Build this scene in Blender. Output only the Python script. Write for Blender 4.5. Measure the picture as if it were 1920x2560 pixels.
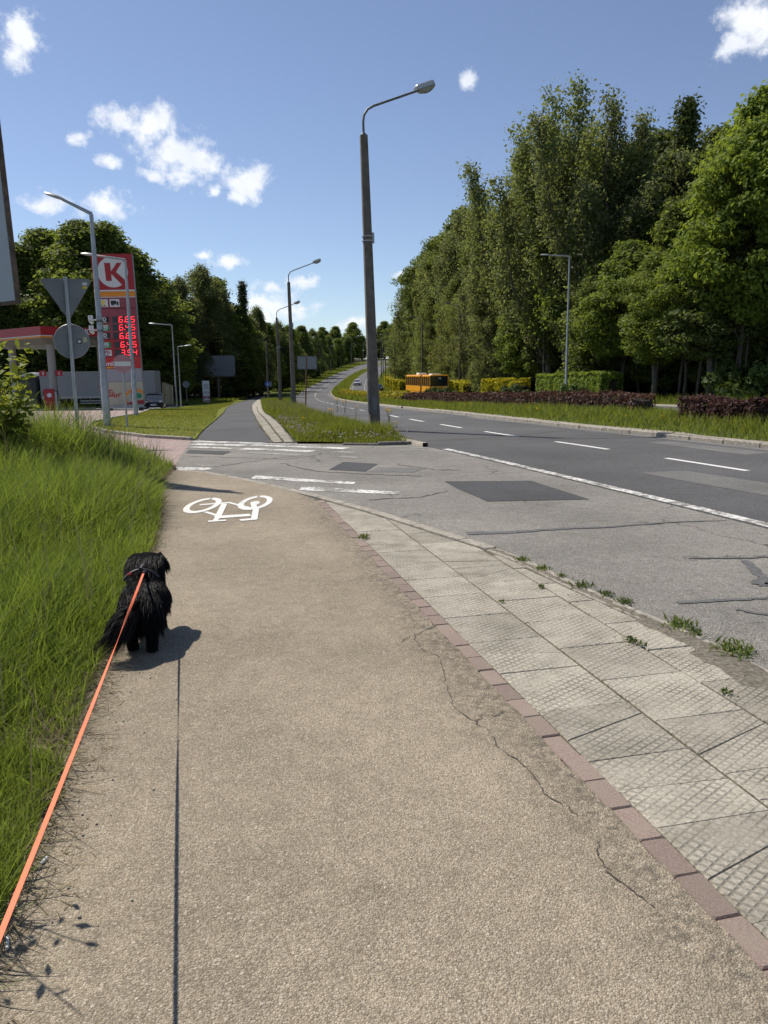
import bpy, bmesh, math, random, bisect
import numpy as np
from mathutils import Vector, Matrix, Euler
R = math.radians
random.seed(7)
rng = np.random.default_rng(7)
for o in list(bpy.data.objects):
    bpy.data.objects.remove(o)
S = bpy.context.scene
COL = S.collection

# ------------------------------------------------------------------ camera
EYE = 1.62
cd = bpy.data.cameras.new('camera')
cd.sensor_fit = 'HORIZONTAL'; cd.sensor_width = 36.0; cd.lens = 36.04
cd.clip_start = 0.05; cd.clip_end = 4000
cam = bpy.data.objects.new('camera', cd); COL.objects.link(cam)
cam.matrix_world = Matrix.Translation((0, 0, EYE)) @ Matrix.Rotation(R(90 - 10.18), 4, 'X') @ Matrix.Rotation(R(-0.8), 4, 'Z')
S.camera = cam
S.render.resolution_x = 768; S.render.resolution_y = 1024

# ------------------------------------------------------------------ light and exposure
SUN_AZ = (-0.769, 0.639)            # towards the sun, on the ground plane
SUN_EL = R(53)
S.view_settings.view_transform = 'Standard'
S.view_settings.look = 'None'
S.view_settings.gamma = 1.0
S.view_settings.use_curve_mapping = False
S.view_settings.exposure = 0.47
sl = bpy.data.lights.new('sun', 'SUN')
sl.energy = 3.9; sl.angle = R(0.53); sl.color = (1.0, 0.93, 0.82)
sun = bpy.data.objects.new('sun', sl); COL.objects.link(sun)
ts = Vector((SUN_AZ[0] * math.cos(SUN_EL), SUN_AZ[1] * math.cos(SUN_EL), math.sin(SUN_EL)))
sun.rotation_euler = ts.to_track_quat('Z', 'Y').to_euler()
sun.location = (-30, 25, 40)

W = bpy.data.worlds.new('World'); S.world = W; W.use_nodes = True
wn = W.node_tree; wn.nodes.clear()
def nd(nt, typ, ins=None, **props):
    n = nt.nodes.new(typ)
    for k, v in props.items():
        setattr(n, k, v)
    for k, v in (ins or {}).items():
        if isinstance(v, bpy.types.NodeSocket):
            nt.links.new(v, n.inputs[k])
        else:
            n.inputs[k].default_value = v
    return n
sky = nd(wn, 'ShaderNodeTexSky', sky_type='NISHITA', sun_disc=False)
sky.sun_elevation = SUN_EL
sky.sun_rotation = math.atan2(SUN_AZ[0], SUN_AZ[1])
sky.altitude = 250; sky.air_density = 0.9; sky.dust_density = 0.2; sky.ozone_density = 3.5
hsv = nd(wn, 'ShaderNodeHueSaturation', {'Color': sky.outputs[0], 'Hue': .505, 'Saturation': .9})
skyb = nd(wn, 'ShaderNodeBackground', {'Color': hsv.outputs[0], 'Strength': 0.084})
# fair-weather clouds: noise broken up inside soft ellipsoids spread over the whole sky
CL = [(-.366,.863,.348,.018,.02),(-.373,.866,.334,.014,.017),(-.287,.916,.279,.027,.014),(-.259,.926,.275,.031,.022),(-.232,.939,.255,.034,.025),
 (-.211,.946,.246,.023,.018),(-.231,.946,.229,.019,.012),(-.261,.938,.23,.018,.01),(-.155,.962,.225,.025,.017),(-.165,.963,.212,.014,.009),
 (-.195,.957,.215,.011,.006),(-.314,.93,.194,.024,.015),(-.376,.906,.195,.023,.01),(.392,.852,.345,.034,.024),(.375,.866,.33,.022,.013),
 (-.185,.973,.138,.02,.009),(-.093,.989,.115,.018,.007),(-.136,.987,.087,.035,.017),(-.111,.991,.08,.025,.011),(-.214,.966,.147,.009,.006),
 (.102,.939,.327,.009,.011),(-.132,.985,.108,.016,.006),(-.035,.997,.064,.018,.008),(-.096,.992,.085,.016,.007),(-.331,.907,.26,.01,.007),
 (-.303,.922,.24,.013,.006),(.025,.992,.121,.011,.006),(-.156,.985,.073,.03,.012)]
crng = random.Random(3)
for i in range(20):                                   # the same kind of clouds over the rest of the sky
    a = R(40 + 280 * i / 19 + crng.uniform(-6, 6)); e = R(crng.choice([6, 9, 14, 20, 28, 38]) + crng.uniform(-2, 2))
    CL.append((math.sin(a) * math.cos(e), math.cos(a) * math.cos(e), math.sin(e), crng.uniform(.02, .06), crng.uniform(.012, .028)))
tc = nd(wn, 'ShaderNodeTexCoord')
dirv = tc.outputs['Generated']
warp = nd(wn, 'ShaderNodeTexNoise', {'Vector': dirv, 'Scale': 26.0, 'Detail': 3.0})
wv = nd(wn, 'ShaderNodeVectorMath', {0: warp.outputs['Color'], 1: (.5, .5, .5)}, operation='SUBTRACT')
wv2 = nd(wn, 'ShaderNodeVectorMath', {0: wv.outputs[0], 'Scale': 0.03}, operation='SCALE')
dw = nd(wn, 'ShaderNodeVectorMath', {0: dirv, 1: wv2.outputs[0]}, operation='ADD').outputs[0]
acc = None
for (x, y, z, a, b) in CL:
    d = Vector((x, y, z)).normalized()
    t1 = d.cross(Vector((0, 0, 1))).normalized(); t2 = t1.cross(d)
    m = Matrix((d, t1, t2)).transposed()
    mp = nd(wn, 'ShaderNodeMapping', {'Vector': dw, 'Location': d, 'Rotation': m.to_euler(), 'Scale': (.3, a * 1.35, b * 1.35)}, vector_type='TEXTURE')
    ln = nd(wn, 'ShaderNodeVectorMath', {0: mp.outputs[0]}, operation='LENGTH').outputs['Value']
    acc = ln if acc is None else nd(wn, 'ShaderNodeMath', {0: acc, 1: ln}, operation='MINIMUM').outputs[0]
n1 = nd(wn, 'ShaderNodeTexNoise', {'Vector': dirv, 'Scale': 46.0, 'Detail': 10.0, 'Roughness': .66})
n1s = nd(wn, 'ShaderNodeMath', {0: n1.outputs[0], 1: 2.5, 2: -1.25}, operation='MULTIPLY_ADD').outputs[0]
dens = nd(wn, 'ShaderNodeMath', {0: n1s, 1: acc}, operation='SUBTRACT').outputs[0]
cm = nd(wn, 'ShaderNodeMapRange', {'Value': dens, 'From Min': -1.05, 'From Max': -.1, 'To Min': 0.0, 'To Max': 0.95}, interpolation_type='SMOOTHSTEP').outputs[0]
n2 = nd(wn, 'ShaderNodeTexNoise', {'Vector': dirv, 'Scale': 24.0, 'Detail': 5.0})
cc = nd(wn, 'ShaderNodeMix', {'Factor': n2.outputs[0], 'A': (.60, .66, .78, 1), 'B': (1, 1, 1, 1)}, data_type='RGBA')
def mixin(n, f, a, b):
    pass
cc.inputs[0].default_value = .5
wn.links.new(n2.outputs[0], cc.inputs[0]); cc.inputs[6].default_value = (.58, .64, .76, 1); cc.inputs[7].default_value = (1.0, 1.0, 1.0, 1)
clb = nd(wn, 'ShaderNodeBackground', {'Color': cc.outputs[2], 'Strength': 0.88})
mx = nd(wn, 'ShaderNodeMixShader', {0: cm, 1: skyb.outputs[0], 2: clb.outputs[0]})
wo = nd(wn, 'ShaderNodeOutputWorld', {'Surface': mx.outputs[0]})

# ------------------------------------------------------------------ the lie of the land
def pchip(X, Y):
    n = len(X); h = [X[i+1]-X[i] for i in range(n-1)]; d = [(Y[i+1]-Y[i])/h[i] for i in range(n-1)]
    m = [0]*n; m[0] = d[0]; m[-1] = d[-1]
    for i in range(1, n-1):
        if d[i-1]*d[i] > 0:
            w1 = 2*h[i]+h[i-1]; w2 = h[i]+2*h[i-1]; m[i] = (w1+w2)/(w1/d[i-1]+w2/d[i])
    def f(x):
        if x <= X[0]: return Y[0]+m[0]*(x-X[0])
        if x >= X[-1]: return Y[-1]+m[-1]*(x-X[-1])
        i = bisect.bisect_right(X, x)-1; t = (x-X[i])/h[i]
        return Y[i]*(2*t**3-3*t**2+1)+m[i]*h[i]*(t**3-2*t**2+t)+Y[i+1]*(-2*t**3+3*t**2)+m[i+1]*h[i]*(t**3-t**2)
    return f
zr = pchip([0,18,32,42,62,80,100,128,160,205,260,310,370,440,520,700], [0,0,-.12,-.37,-.8,-1.2,-1.6,-1.98,-2.0,-1.15,.67,2.9,5.7,9.0,11.5,13])
zl = pchip([0,50,70,85,105,400], [0,0,-.22,-.3,0,0])
dx = pchip([-60,0,13.26,17,20.6,28.06,32.2,44.8,56,70,92,115,138,169,194,231,265,313,368,430,520,700],
           [26.6,9.4,5.56,4.38,3.13,1.28,.47,-1.21,-2.84,-4.59,-7.27,-9.78,-11.93,-14.05,-14.74,-14.86,-14.32,-11.55,-7.32,0,15,50])
fl = pchip([-60,0,22,32.5,60,100,140,178,226,266,311,368,430,520,700], [34,18.5,13.5,11.3,7.3,2.6,-3.4,-7.3,-8.06,-7.54,-5.26,-1,6.3,21.3,56])
def sst(t):
    t = min(1, max(0, t)); return t*t*(3-2*t)
def gz(x, y):
    if y <= 18: return 0.0
    return zr(y) + (sst((dx(y)-9-x)/6)*zl(y) if y < 105 else 0)

# ------------------------------------------------------------------ helpers
def tag(o, label=None, cat=None, group=None, kind=None):
    if label: o['label'] = label
    if cat: o['category'] = cat
    if group: o['group'] = group
    if kind: o['kind'] = kind
    return o
def empty(name, loc, rz=0, label=None, cat=None, group=None):
    o = bpy.data.objects.new(name, None); COL.objects.link(o)
    o.empty_display_size = .2
    o.location = loc; o.rotation_euler = (0, 0, rz)
    return tag(o, label, cat, group)
def link(name, me, mat=None, parent=None, loc=None):
    o = bpy.data.objects.new(name, me); COL.objects.link(o)
    if mat is not None and not me.materials: me.materials.append(mat)
    if parent is not None: o.parent = parent
    if loc is not None: o.location = loc
    return o
def copy_tree(o, parent=None):
    c = o.copy(); COL.objects.link(c); c.parent = parent
    for ch in o.children: copy_tree(ch, c)
    return c
def np_mesh(name, V, F, smooth=False, var=None):
    """V (n,3), F (m,k) with k = 3 or 4"""
    me = bpy.data.meshes.new(name)
    V = np.asarray(V, np.float32); F = np.asarray(F, np.int32); k = F.shape[1]
    me.vertices.add(len(V)); me.vertices.foreach_set('co', V.ravel())
    me.loops.add(F.size); me.loops.foreach_set('vertex_index', F.ravel())
    me.polygons.add(len(F)); me.polygons.foreach_set('loop_start', np.arange(0, F.size, k, dtype=np.int32))
    me.polygons.foreach_set('loop_total', np.full(len(F), k, np.int32))
    if smooth: me.polygons.foreach_set('use_smooth', np.ones(len(F), bool))
    if var is not None:
        at = me.attributes.new('var', 'FLOAT', 'FACE'); at.data.foreach_set('value', np.asarray(var, np.float32))
    me.update(calc_edges=True)
    return me
class MB:
    def __init__(s): s.v = []; s.f = []
    def add(s, vs, fs):
        b = len(s.v); s.v += [tuple(v) for v in vs]; s.f += [tuple(i+b for i in f) for f in fs]; return s
    def box(s, x0, x1, y0, y1, z0, z1, M=None, ch=0.0):
        if ch > 0:
            return s.rbox(x0, x1, y0, y1, z0, z1, ch, M)
        vs = [Vector(p) for p in ((x0,y0,z0),(x1,y0,z0),(x1,y1,z0),(x0,y1,z0),(x0,y0,z1),(x1,y0,z1),(x1,y1,z1),(x0,y1,z1))]
        if M is not None: vs = [M @ v for v in vs]
        return s.add(vs, [(0,3,2,1),(4,5,6,7),(0,1,5,4),(1,2,6,5),(2,3,7,6),(3,0,4,7)])
    def rbox(s, x0, x1, y0, y1, z0, z1, c, M=None):
        """box with chamfered vertical and top edges"""
        def ring(z, i, cc):
            return [(x0+i+cc,y0+i,z),(x1-i-cc,y0+i,z),(x1-i,y0+i+cc,z),(x1-i,y1-i-cc,z),(x1-i-cc,y1-i,z),(x0+i+cc,y1-i,z),(x0+i,y1-i-cc,z),(x0+i,y0+i+cc,z)]
        vs = [Vector(p) for p in ring(z0, 0, c)+ring(z1-c, 0, c)+ring(z1, c*.8, c)]
        if M is not None: vs = [M @ v for v in vs]
        fs = [tuple(range(7, -1, -1)), tuple(range(16, 24))]
        for r in (0, 8):
            for i in range(8):
                j = (i+1) % 8; fs.append((r+i, r+j, r+8+j, r+8+i))
        return s.add(vs, fs)
    def tube(s, pts, rad, n=8, cap=True, tw=0):
        pts = [Vector(p) for p in pts]
        if not hasattr(rad, '__len__'): rad = [rad]*len(pts)
        vs = []; fs = []
        ref = None
        for i, p in enumerate(pts):
            d = (pts[min(i+1, len(pts)-1)]-pts[max(i-1, 0)]).normalized()
            if ref is None:
                ref = Vector((1, 0, 0)) if abs(d.x) < .9 else Vector((0, 1, 0))
            a = (ref - d*ref.dot(d)).normalized(); ref = a; b = d.cross(a)
            for k in range(n):
                t = 2*math.pi*k/n+tw
                vs.append(p+(a*math.cos(t)+b*math.sin(t))*rad[i])
        for i in range(len(pts)-1):
            for k in range(n):
                fs.append((i*n+k, i*n+(k+1) % n, (i+1)*n+(k+1) % n, (i+1)*n+k))
        if cap:
            fs.append(tuple(range(n-1, -1, -1))); fs.append(tuple((len(pts)-1)*n+k for k in range(n)))
        return s.add(vs, fs)
    def prism(s, poly, a0, a1, axis='z'):
        """polygon extruded along an axis: z -> (x,y); y -> (x,z) facing -y"""
        n = len(poly)
        if axis == 'z': vs = [(x, y, a0) for x, y in poly]+[(x, y, a1) for x, y in poly]
        elif axis == 'y': vs = [(x, a0, z) for x, z in poly]+[(x, a1, z) for x, z in poly]
        else: vs = [(a0, y, z) for y, z in poly]+[(a1, y, z) for y, z in poly]
        fs = [tuple(range(n-1, -1, -1)), tuple(range(n, 2*n))]+[(i, (i+1) % n, n+(i+1) % n, n+i) for i in range(n)]
        return s.add(vs, fs)
    def build(s, name, mat, parent=None, smooth=False, recalc=True, ang=None):
        me = bpy.data.meshes.new(name); me.from_pydata(s.v, [], s.f)
        if recalc:
            bm = bmesh.new(); bm.from_mesh(me); bmesh.ops.recalc_face_normals(bm, faces=bm.faces); bm.to_mesh(me); bm.free()
        if smooth:
            for p in me.polygons: p.use_smooth = True
            if ang: me.set_sharp_from_angle(angle=R(ang))
        return link(name, me, mat, parent)
def disc(cx, cz, r, n=24, a0=0):
    return [(cx+r*math.cos(a0+2*math.pi*i/n), cz+r*math.sin(a0+2*math.pi*i/n)) for i in range(n)]
def offs(fn, y0, y1, step, off):
    out = []; y = y0
    ys = []
    while y < y1: ys.append(y); y += step if y < 60 else step*2.5
    ys.append(y1)
    for y in ys:
        t = Vector((fn(y+.5)-fn(y-.5), 1.0)).normalized()
        out.append((fn(y)+t.y*off, y-t.x*off))
    return out
def strip(name, L, Rr, dz, mat, nx=2, parent=None, kind='structure', edge_drop=0, zf=None):
    zf = zf or gz
    vs = []; n = len(L)
    for (a, b) in zip(L, Rr):
        for k in range(nx+1):
            t = k/nx; x = a[0]+(b[0]-a[0])*t; y = a[1]+(b[1]-a[1])*t
            vs.append((x, y, zf(x, y)+dz))
    F = [(i*(nx+1)+k, i*(nx+1)+k+1, (i+1)*(nx+1)+k+1, (i+1)*(nx+1)+k) for i in range(n-1) for k in range(nx)]
    o = link(name, np_mesh(name, vs, F), mat, parent)
    if kind and parent is None: o['kind'] = kind
    return o
def sheet(name, poly, dz, mat, parent=None, kind='structure', step=None, zf=None):
    """flat polygon, triangulated, draped on the ground"""
    zf = zf or gz
    bm = bmesh.new()
    vs = [bm.verts.new((x, y, 0)) for x, y in poly]
    f = bm.faces.new(vs)
    bmesh.ops.triangulate(bm, faces=[f])
    if step:
        for it in range(12):
            es = [e for e in bm.edges if e.calc_length() > step]
            if not es: break
            bmesh.ops.subdivide_edges(bm, edges=es, cuts=1)
            bmesh.ops.triangulate(bm, faces=bm.faces[:])
    for v in bm.verts: v.co.z = zf(v.co.x, v.co.y)+dz
    bmesh.ops.recalc_face_normals(bm, faces=bm.faces)
    me = bpy.data.meshes.new(name); bm.to_mesh(me); bm.free()
    if me.polygons and me.polygons[0].normal.z < 0: me.flip_normals()
    o = link(name, me, mat, parent)
    if kind and parent is None: o['kind'] = kind
    return o
def text(s, size, mat, parent, loc, name='lettering', rot=(math.pi/2, 0, 0), align='LEFT', bold=0.0, shear=0.0, sx=1.0, ext=.004):
    cu = bpy.data.curves.new('t', 'FONT'); cu.body = s; cu.size = size; cu.align_x = align
    cu.offset = bold; cu.shear = shear; cu.extrude = ext; cu.resolution_u = 3; cu.fill_mode = 'BOTH'
    t = bpy.data.objects.new('t', cu); COL.objects.link(t)
    bpy.context.view_layer.update()
    me = bpy.data.meshes.new_from_object(t.evaluated_get(bpy.context.evaluated_depsgraph_get()))
    bpy.data.objects.remove(t); bpy.data.curves.remove(cu)
    me.materials.clear()
    o = link(name, me, mat, parent, loc); o.rotation_euler = rot; o.scale = (sx, 1, 1)
    return o

# ------------------------------------------------------------------ materials
def newm(name):
    m = bpy.data.materials.new(name); m.use_nodes = True
    nt = m.node_tree; b = nt.nodes['Principled BSDF']
    return m, nt, b
def pos(nt): return nd(nt, 'ShaderNodeNewGeometry').outputs['Position']
def mixc(nt, f, a, b, bt='MIX'):
    n = nt.nodes.new('ShaderNodeMix'); n.data_type = 'RGBA'; n.blend_type = bt
    for i, v in ((0, f), (6, a), (7, b)):
        if isinstance(v, bpy.types.NodeSocket): nt.links.new(v, n.inputs[i])
        elif i == 0: n.inputs[0].default_value = v
        else: n.inputs[i].default_value = (v[0], v[1], v[2], 1)
    return n.outputs[2]
def ramp(nt, f, lo, hi, a=0.0, b=1.0, smooth=False):
    return nd(nt, 'ShaderNodeMapRange', {'Value': f, 'From Min': lo, 'From Max': hi, 'To Min': a, 'To Max': b}, interpolation_type='SMOOTHSTEP' if smooth else 'LINEAR').outputs[0]
def noise(nt, vec, sc, det=3.0, rough=.55, out=0):
    return nd(nt, 'ShaderNodeTexNoise', {'Vector': vec, 'Scale': sc, 'Detail': det, 'Roughness': rough}).outputs[out]
def bump(nt, b, h, dist, st=1.0, normal=None):
    n = nd(nt, 'ShaderNodeBump', {'Height': h, 'Distance': dist, 'Strength': st})
    if normal is not None: nt.links.new(normal, n.inputs['Normal'])
    nt.links.new(n.outputs[0], b.inputs['Normal']); return n.outputs[0]
def mth(nt, op, a, b=0.0, c=0.0):
    return nd(nt, 'ShaderNodeMath', {0: a, 1: b, 2: c}, operation=op).outputs[0]
def plain(name, col, rough=.5, metal=0.0, var=.12, sc=6.0, emit=None, spec=.5, dirt=0.0, objc=False, bmp=0.0):
    m, nt, b = newm(name)
    p = nd(nt, 'ShaderNodeTexCoord').outputs['Object'] if objc else pos(nt)
    n = noise(nt, p, sc, 4.0)
    c = mixc(nt, ramp(nt, n, .3, .7), [x*(1-var) for x in col], [min(1, x*(1+var)) for x in col])
    if dirt > 0:
        n2 = noise(nt, p, sc*.35, 6.0, .7)
        c = mixc(nt, ramp(nt, n2, .48, .72, 0, dirt), c, (.09, .075, .055))
    nt.links.new(c, b.inputs['Base Color'])
    b.inputs['Roughness'].default_value = rough; b.inputs['Metallic'].default_value = metal
    b.inputs['Specular IOR Level'].default_value = spec
    if bmp: bump(nt, b, noise(nt, p, sc*6, 5.0), bmp)
    if emit:
        b.inputs['Emission Color'].default_value = (*emit[:3], 1); b.inputs['Emission Strength'].default_value = emit[3]
    return m
def asphalt(name, c_dark, c_mid, c_light, cell=110.0, big=.5, contrast=1.0, cracks=0.0, bump_d=.004, rough=.9, mott=1.0, edge=False):
    m, nt, b = newm(name)
    p = pos(nt)
    v = nd(nt, 'ShaderNodeTexVoronoi', {'Vector': p, 'Scale': cell, 'Randomness': 1.0})
    sep = nd(nt, 'ShaderNodeSeparateColor', {0: v.outputs['Color']})
    r = sep.outputs[0]
    c = mixc(nt, ramp(nt, r, 0.0, .62, smooth=True), c_dark, c_mid)
    c = mixc(nt, ramp(nt, r, .72, .99, 0, contrast), c, c_light)
    vg = ramp(nt, v.outputs['Distance'], .25, .62, 1.0, .74)
    c = mixc(nt, 1.0, c, nd(nt, 'ShaderNodeCombineColor', {0: vg, 1: vg, 2: vg}).outputs[0], 'MULTIPLY')
    nb = noise(nt, p, big, 6.0, .62); nm = noise(nt, p, 9.0, 4.0, .6)
    k = ramp(nt, nb, .25, .75, 1-.24*mott, 1+.22*mott); k2 = ramp(nt, nm, .25, .75, .86, 1.13)
    k = mth(nt, 'MULTIPLY', k, k2)
    c = mixc(nt, 1.0, c, nd(nt, 'ShaderNodeCombineColor', {0: k, 1: k, 2: k}).outputs[0], 'MULTIPLY')
    if edge:
        vs_ = nd(nt, 'ShaderNodeTexVoronoi', {'Vector': p, 'Scale': 84.0})
        rs_ = nd(nt, 'ShaderNodeSeparateColor', {0: vs_.outputs['Color']}).outputs
        stone = mth(nt, 'MULTIPLY', ramp(nt, rs_[0], .8, .86), ramp(nt, vs_.outputs['Distance'], .34, .46, 1, 0))
        c = mixc(nt, mth(nt, 'MULTIPLY', stone, .75), c, mixc(nt, rs_[1], (.4, .34, .25), (.58, .51, .41)))
        pit = mth(nt, 'MULTIPLY', ramp(nt, rs_[2], .86, .92), ramp(nt, vs_.outputs['Distance'], .2, .4, 1, 0))
        c = mixc(nt, mth(nt, 'MULTIPLY', pit, .6), c, (.1, .085, .062))
        st = ramp(nt, noise(nt, p, .9, 7.0, .68), .55, .78, 0, .3); c = mixc(nt, st, c, (.16, .135, .1))
    if edge:                                          # broken-up, darker aggregate along the brick edging
        dl = nd(nt, 'ShaderNodeVectorMath', {0: nd(nt, 'ShaderNodeVectorMath', {0: p, 1: (.72, 3.49, 0)}, operation='SUBTRACT').outputs[0], 1: (.9735, .2285, 0)}, operation='DOT_PRODUCT').outputs['Value']
        f = mth(nt, 'MULTIPLY', ramp(nt, mth(nt, 'ADD', dl, mth(nt, 'MULTIPLY', noise(nt, p, 1.6, 4.0), .5)), -.2, .12), ramp(nt, noise(nt, p, 26.0, 5.0, .7), .42, .62))
        c = mixc(nt, mth(nt, 'MULTIPLY', f, .75), c, (.1, .088, .068))
        f2 = ramp(nt, mth(nt, 'ADD', nd(nt, 'ShaderNodeSeparateXYZ', {0: p}).outputs[0], mth(nt, 'ADD', mth(nt, 'MULTIPLY', noise(nt, p, 3.0, 5.0, .7), .5), mth(nt, 'MULTIPLY', nd(nt, 'ShaderNodeSeparateXYZ', {0: p}).outputs[1], .195))), -.38, -.72, 0, .55)
        c = mixc(nt, f2, c, (.13, .11, .08))
    if cracks:
        w = nd(nt, 'ShaderNodeVectorMath', {0: p, 1: nd(nt, 'ShaderNodeVectorMath', {0: noise(nt, p, 2.2, 5.0, .6, 1), 'Scale': .55}, operation='SCALE').outputs[0]}, operation='ADD').outputs[0]
        vc = nd(nt, 'ShaderNodeTexVoronoi', {'Vector': w, 'Scale': .55}, feature='DISTANCE_TO_EDGE').outputs['Distance']
        msk = ramp(nt, noise(nt, p, .45, 2.0), .5, .62)
        cr = mth(nt, 'MULTIPLY', ramp(nt, vc, .003, .009, cracks, 0), msk)
        c = mixc(nt, cr, c, (.03, .028, .025))
    nt.links.new(c, b.inputs['Base Color']); b.inputs['Roughness'].default_value = rough
    b.inputs['Specular IOR Level'].default_value = .3
    h = mth(nt, 'ADD', ramp(nt, v.outputs['Distance'], 0, .7, 1, 0), mth(nt, 'MULTIPLY', r, .8))
    bump(nt, b, h, bump_d)
    return m
def leafm(name, c1, c2, trans=.35, rough=.5, tc=None, rnd=.25, spec=.2):
    m, nt, b = newm(name)
    at = nd(nt, 'ShaderNodeAttribute', attribute_name='var').outputs['Fac']
    oi = nd(nt, 'ShaderNodeObjectInfo').outputs['Random']
    c = mixc(nt, at, c1, c2)
    k = ramp(nt, oi, 0, 1, 1-rnd, 1+rnd)
    c = mixc(nt, 1.0, c, nd(nt, 'ShaderNodeCombineColor', {0: k, 1: k, 2: ramp(nt, oi, 0, 1, 1+rnd*.3, 1-rnd*.3)}).outputs[0], 'MULTIPLY')
    nt.links.new(c, b.inputs['Base Color']); b.inputs['Roughness'].default_value = max(rough, .62); b.inputs['Specular IOR Level'].default_value = spec
    tcol = mixc(nt, .5, c, tc or (c2[0]*1.5, c2[1]*1.35, c2[2]*.5))
    tr = nd(nt, 'ShaderNodeBsdfTranslucent', {'Color': tcol})
    mxs = nd(nt, 'ShaderNodeMixShader', {0: trans, 1: b.outputs[0], 2: tr.outputs[0]})
    out = [n for n in nt.nodes if n.type == 'OUTPUT_MATERIAL'][0]
    nt.links.new(mxs.outputs[0], out.inputs['Surface'])
    return m
def paintm(name, col, wear, under, sc=14.0):
    m, nt, b = newm(name); p = pos(nt)
    n = noise(nt, p, sc, 8.0, .72); n2 = noise(nt, p, 1.7, 3.0)
    f = ramp(nt, mth(nt, 'ADD', n, mth(nt, 'MULTIPLY', n2, .5)), .75-wear*.35, .83-wear*.35, 1, 0)
    v = nd(nt, 'ShaderNodeTexVoronoi', {'Vector': p, 'Scale': 130.0})
    k = ramp(nt, v.outputs['Distance'], .2, .7, 1.0, .78)
    cb = mixc(nt, 1.0, col, nd(nt, 'ShaderNodeCombineColor', {0: k, 1: k, 2: k}).outputs[0], 'MULTIPLY')
    c = mixc(nt, f, under, cb)
    nt.links.new(c, b.inputs['Base Color']); b.inputs['Roughness'].default_value = .75
    bump(nt, b, v.outputs['Distance'], .003)
    return m
M = {}
M['path'] = asphalt('beige_asphalt', (.268, .222, .16), (.41, .342, .25), (.6, .53, .41), 160, .5, .5, 0, .0032, mott=1.35, edge=True)
M['junction'] = asphalt('worn_asphalt', (.195, .182, .16), (.31, .291, .258), (.52, .495, .45), 120, .35, .7, .75, .004, mott=1.5)
M['road'] = asphalt('dark_asphalt', (.078, .077, .078), (.126, .124, .123), (.24, .236, .23), 120, .25, .5, 0, .003, .8, mott=1.5)
M['bikeway'] = asphalt('far_path_asphalt', (.075, .075, .078), (.12, .118, .118), (.2, .2, .2), 120, .3, .5, 0, .003)
M['patch'] = asphalt('patch_asphalt', (.062, .063, .065), (.095, .096, .098), (.16, .16, .16), 140, .8, .4, 0, .002)
M['tar'] = plain('tar_seal', (.105, .104, .102), .75, var=.3, sc=14)
M['crack'] = plain('crack_dirt', (.075, .064, .05), 1.0, var=.5, sc=40)
M['lightpatch'] = asphalt('grey_repair', (.15, .148, .14), (.21, .205, .195), (.33, .32, .3), 130, .8, .4, 0, .002)
M['white'] = paintm('road_paint', (.78, .77, .73), .12, (.2, .19, .17))
M['white_worn'] = paintm('road_paint_worn', (.74, .72, .67), .48, (.235, .225, .205))
M['white_clean'] = paintm('road_paint_fresh', (.8, .79, .76), -.35, (.28, .24, .18))
M['dirt'] = plain('joint_dirt', (.17, .15, .115), 1.0, var=.5, sc=45, bmp=.006)
M['soil'] = plain('verge_soil', (.1, .085, .045), 1.0, var=.4, sc=4, bmp=.02)
M['moss'] = plain('joint_moss', (.1, .092, .055), 1.0, var=.55, sc=25, bmp=.01)
M['dust'] = plain('gutter_dust', (.3, .27, .22), 1.0, var=.25, sc=7, bmp=.004)

def slabm():
    m, nt, b = newm('paving_slab_concrete')
    p = nd(nt, 'ShaderNodeTexCoord').outputs['Object']
    sx = nd(nt, 'ShaderNodeSeparateXYZ', {0: p})
    x, y = sx.outputs[0], sx.outputs[1]
    f = 2*math.pi/.036
    a = mth(nt, 'ADD', mth(nt, 'MULTIPLY', x, f*.62), mth(nt, 'MULTIPLY', y, f*.7))
    c = mth(nt, 'SUBTRACT', mth(nt, 'MULTIPLY', x, f*.62), mth(nt, 'MULTIPLY', y, f*.7))
    w1 = ramp(nt, mth(nt, 'SINE', a), -1, -.3, 0, 1); w2 = ramp(nt, mth(nt, 'SINE', c), -1, -.3, 0, 1)
    h = mth(nt, 'MULTIPLY', w1, w2)
    pw = pos(nt)
    wear = ramp(nt, noise(nt, pw, 3.4, 5.0, .65), .36, .66, .08, 1.0)
    n = noise(nt, pw, 60, 5.0, .7); nb = noise(nt, pw, 3.0, 5.0, .65)
    col = mixc(nt, ramp(nt, n, .3, .72), (.243, .222, .18), (.52, .482, .4))
    col = mixc(nt, ramp(nt, nb, .45, .72, 0, .62), col, (.185, .168, .13)); col = mixc(nt, ramp(nt, noise(nt, pw, 14.0, 6.0, .7), .58, .74, 0, .55), col, (.12, .11, .085))
    g = mth(nt, 'MULTIPLY', mth(nt, 'SUBTRACT', 1.0, h), wear)
    col = mixc(nt, mth(nt, 'MULTIPLY', g, .62), col, (.1, .092, .072))
    oi = nd(nt, 'ShaderNodeObjectInfo').outputs['Random']; k = ramp(nt, oi, 0, 1, .84, 1.12)
    col = mixc(nt, 1.0, col, nd(nt, 'ShaderNodeCombineColor', {0: k, 1: k, 2: k}).outputs[0], 'MULTIPLY')
    nt.links.new(col, b.inputs['Base Color']); b.inputs['Roughness'].default_value = .95; b.inputs['Specular IOR Level'].default_value = .2
    bump(nt, b, mth(nt, 'ADD', mth(nt, 'MULTIPLY', h, wear), mth(nt, 'MULTIPLY', n, .5)), .005)
    return m
M['slab'] = slabm()
M['kerb'] = plain('kerb_concrete', (.33, .3, .25), .95, var=.3, sc=18, dirt=.5, bmp=.004)
M['kerb_dark'] = plain('kerb_old', (.16, .15, .13), .95, var=.35, sc=12, dirt=.5, bmp=.01)
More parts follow.
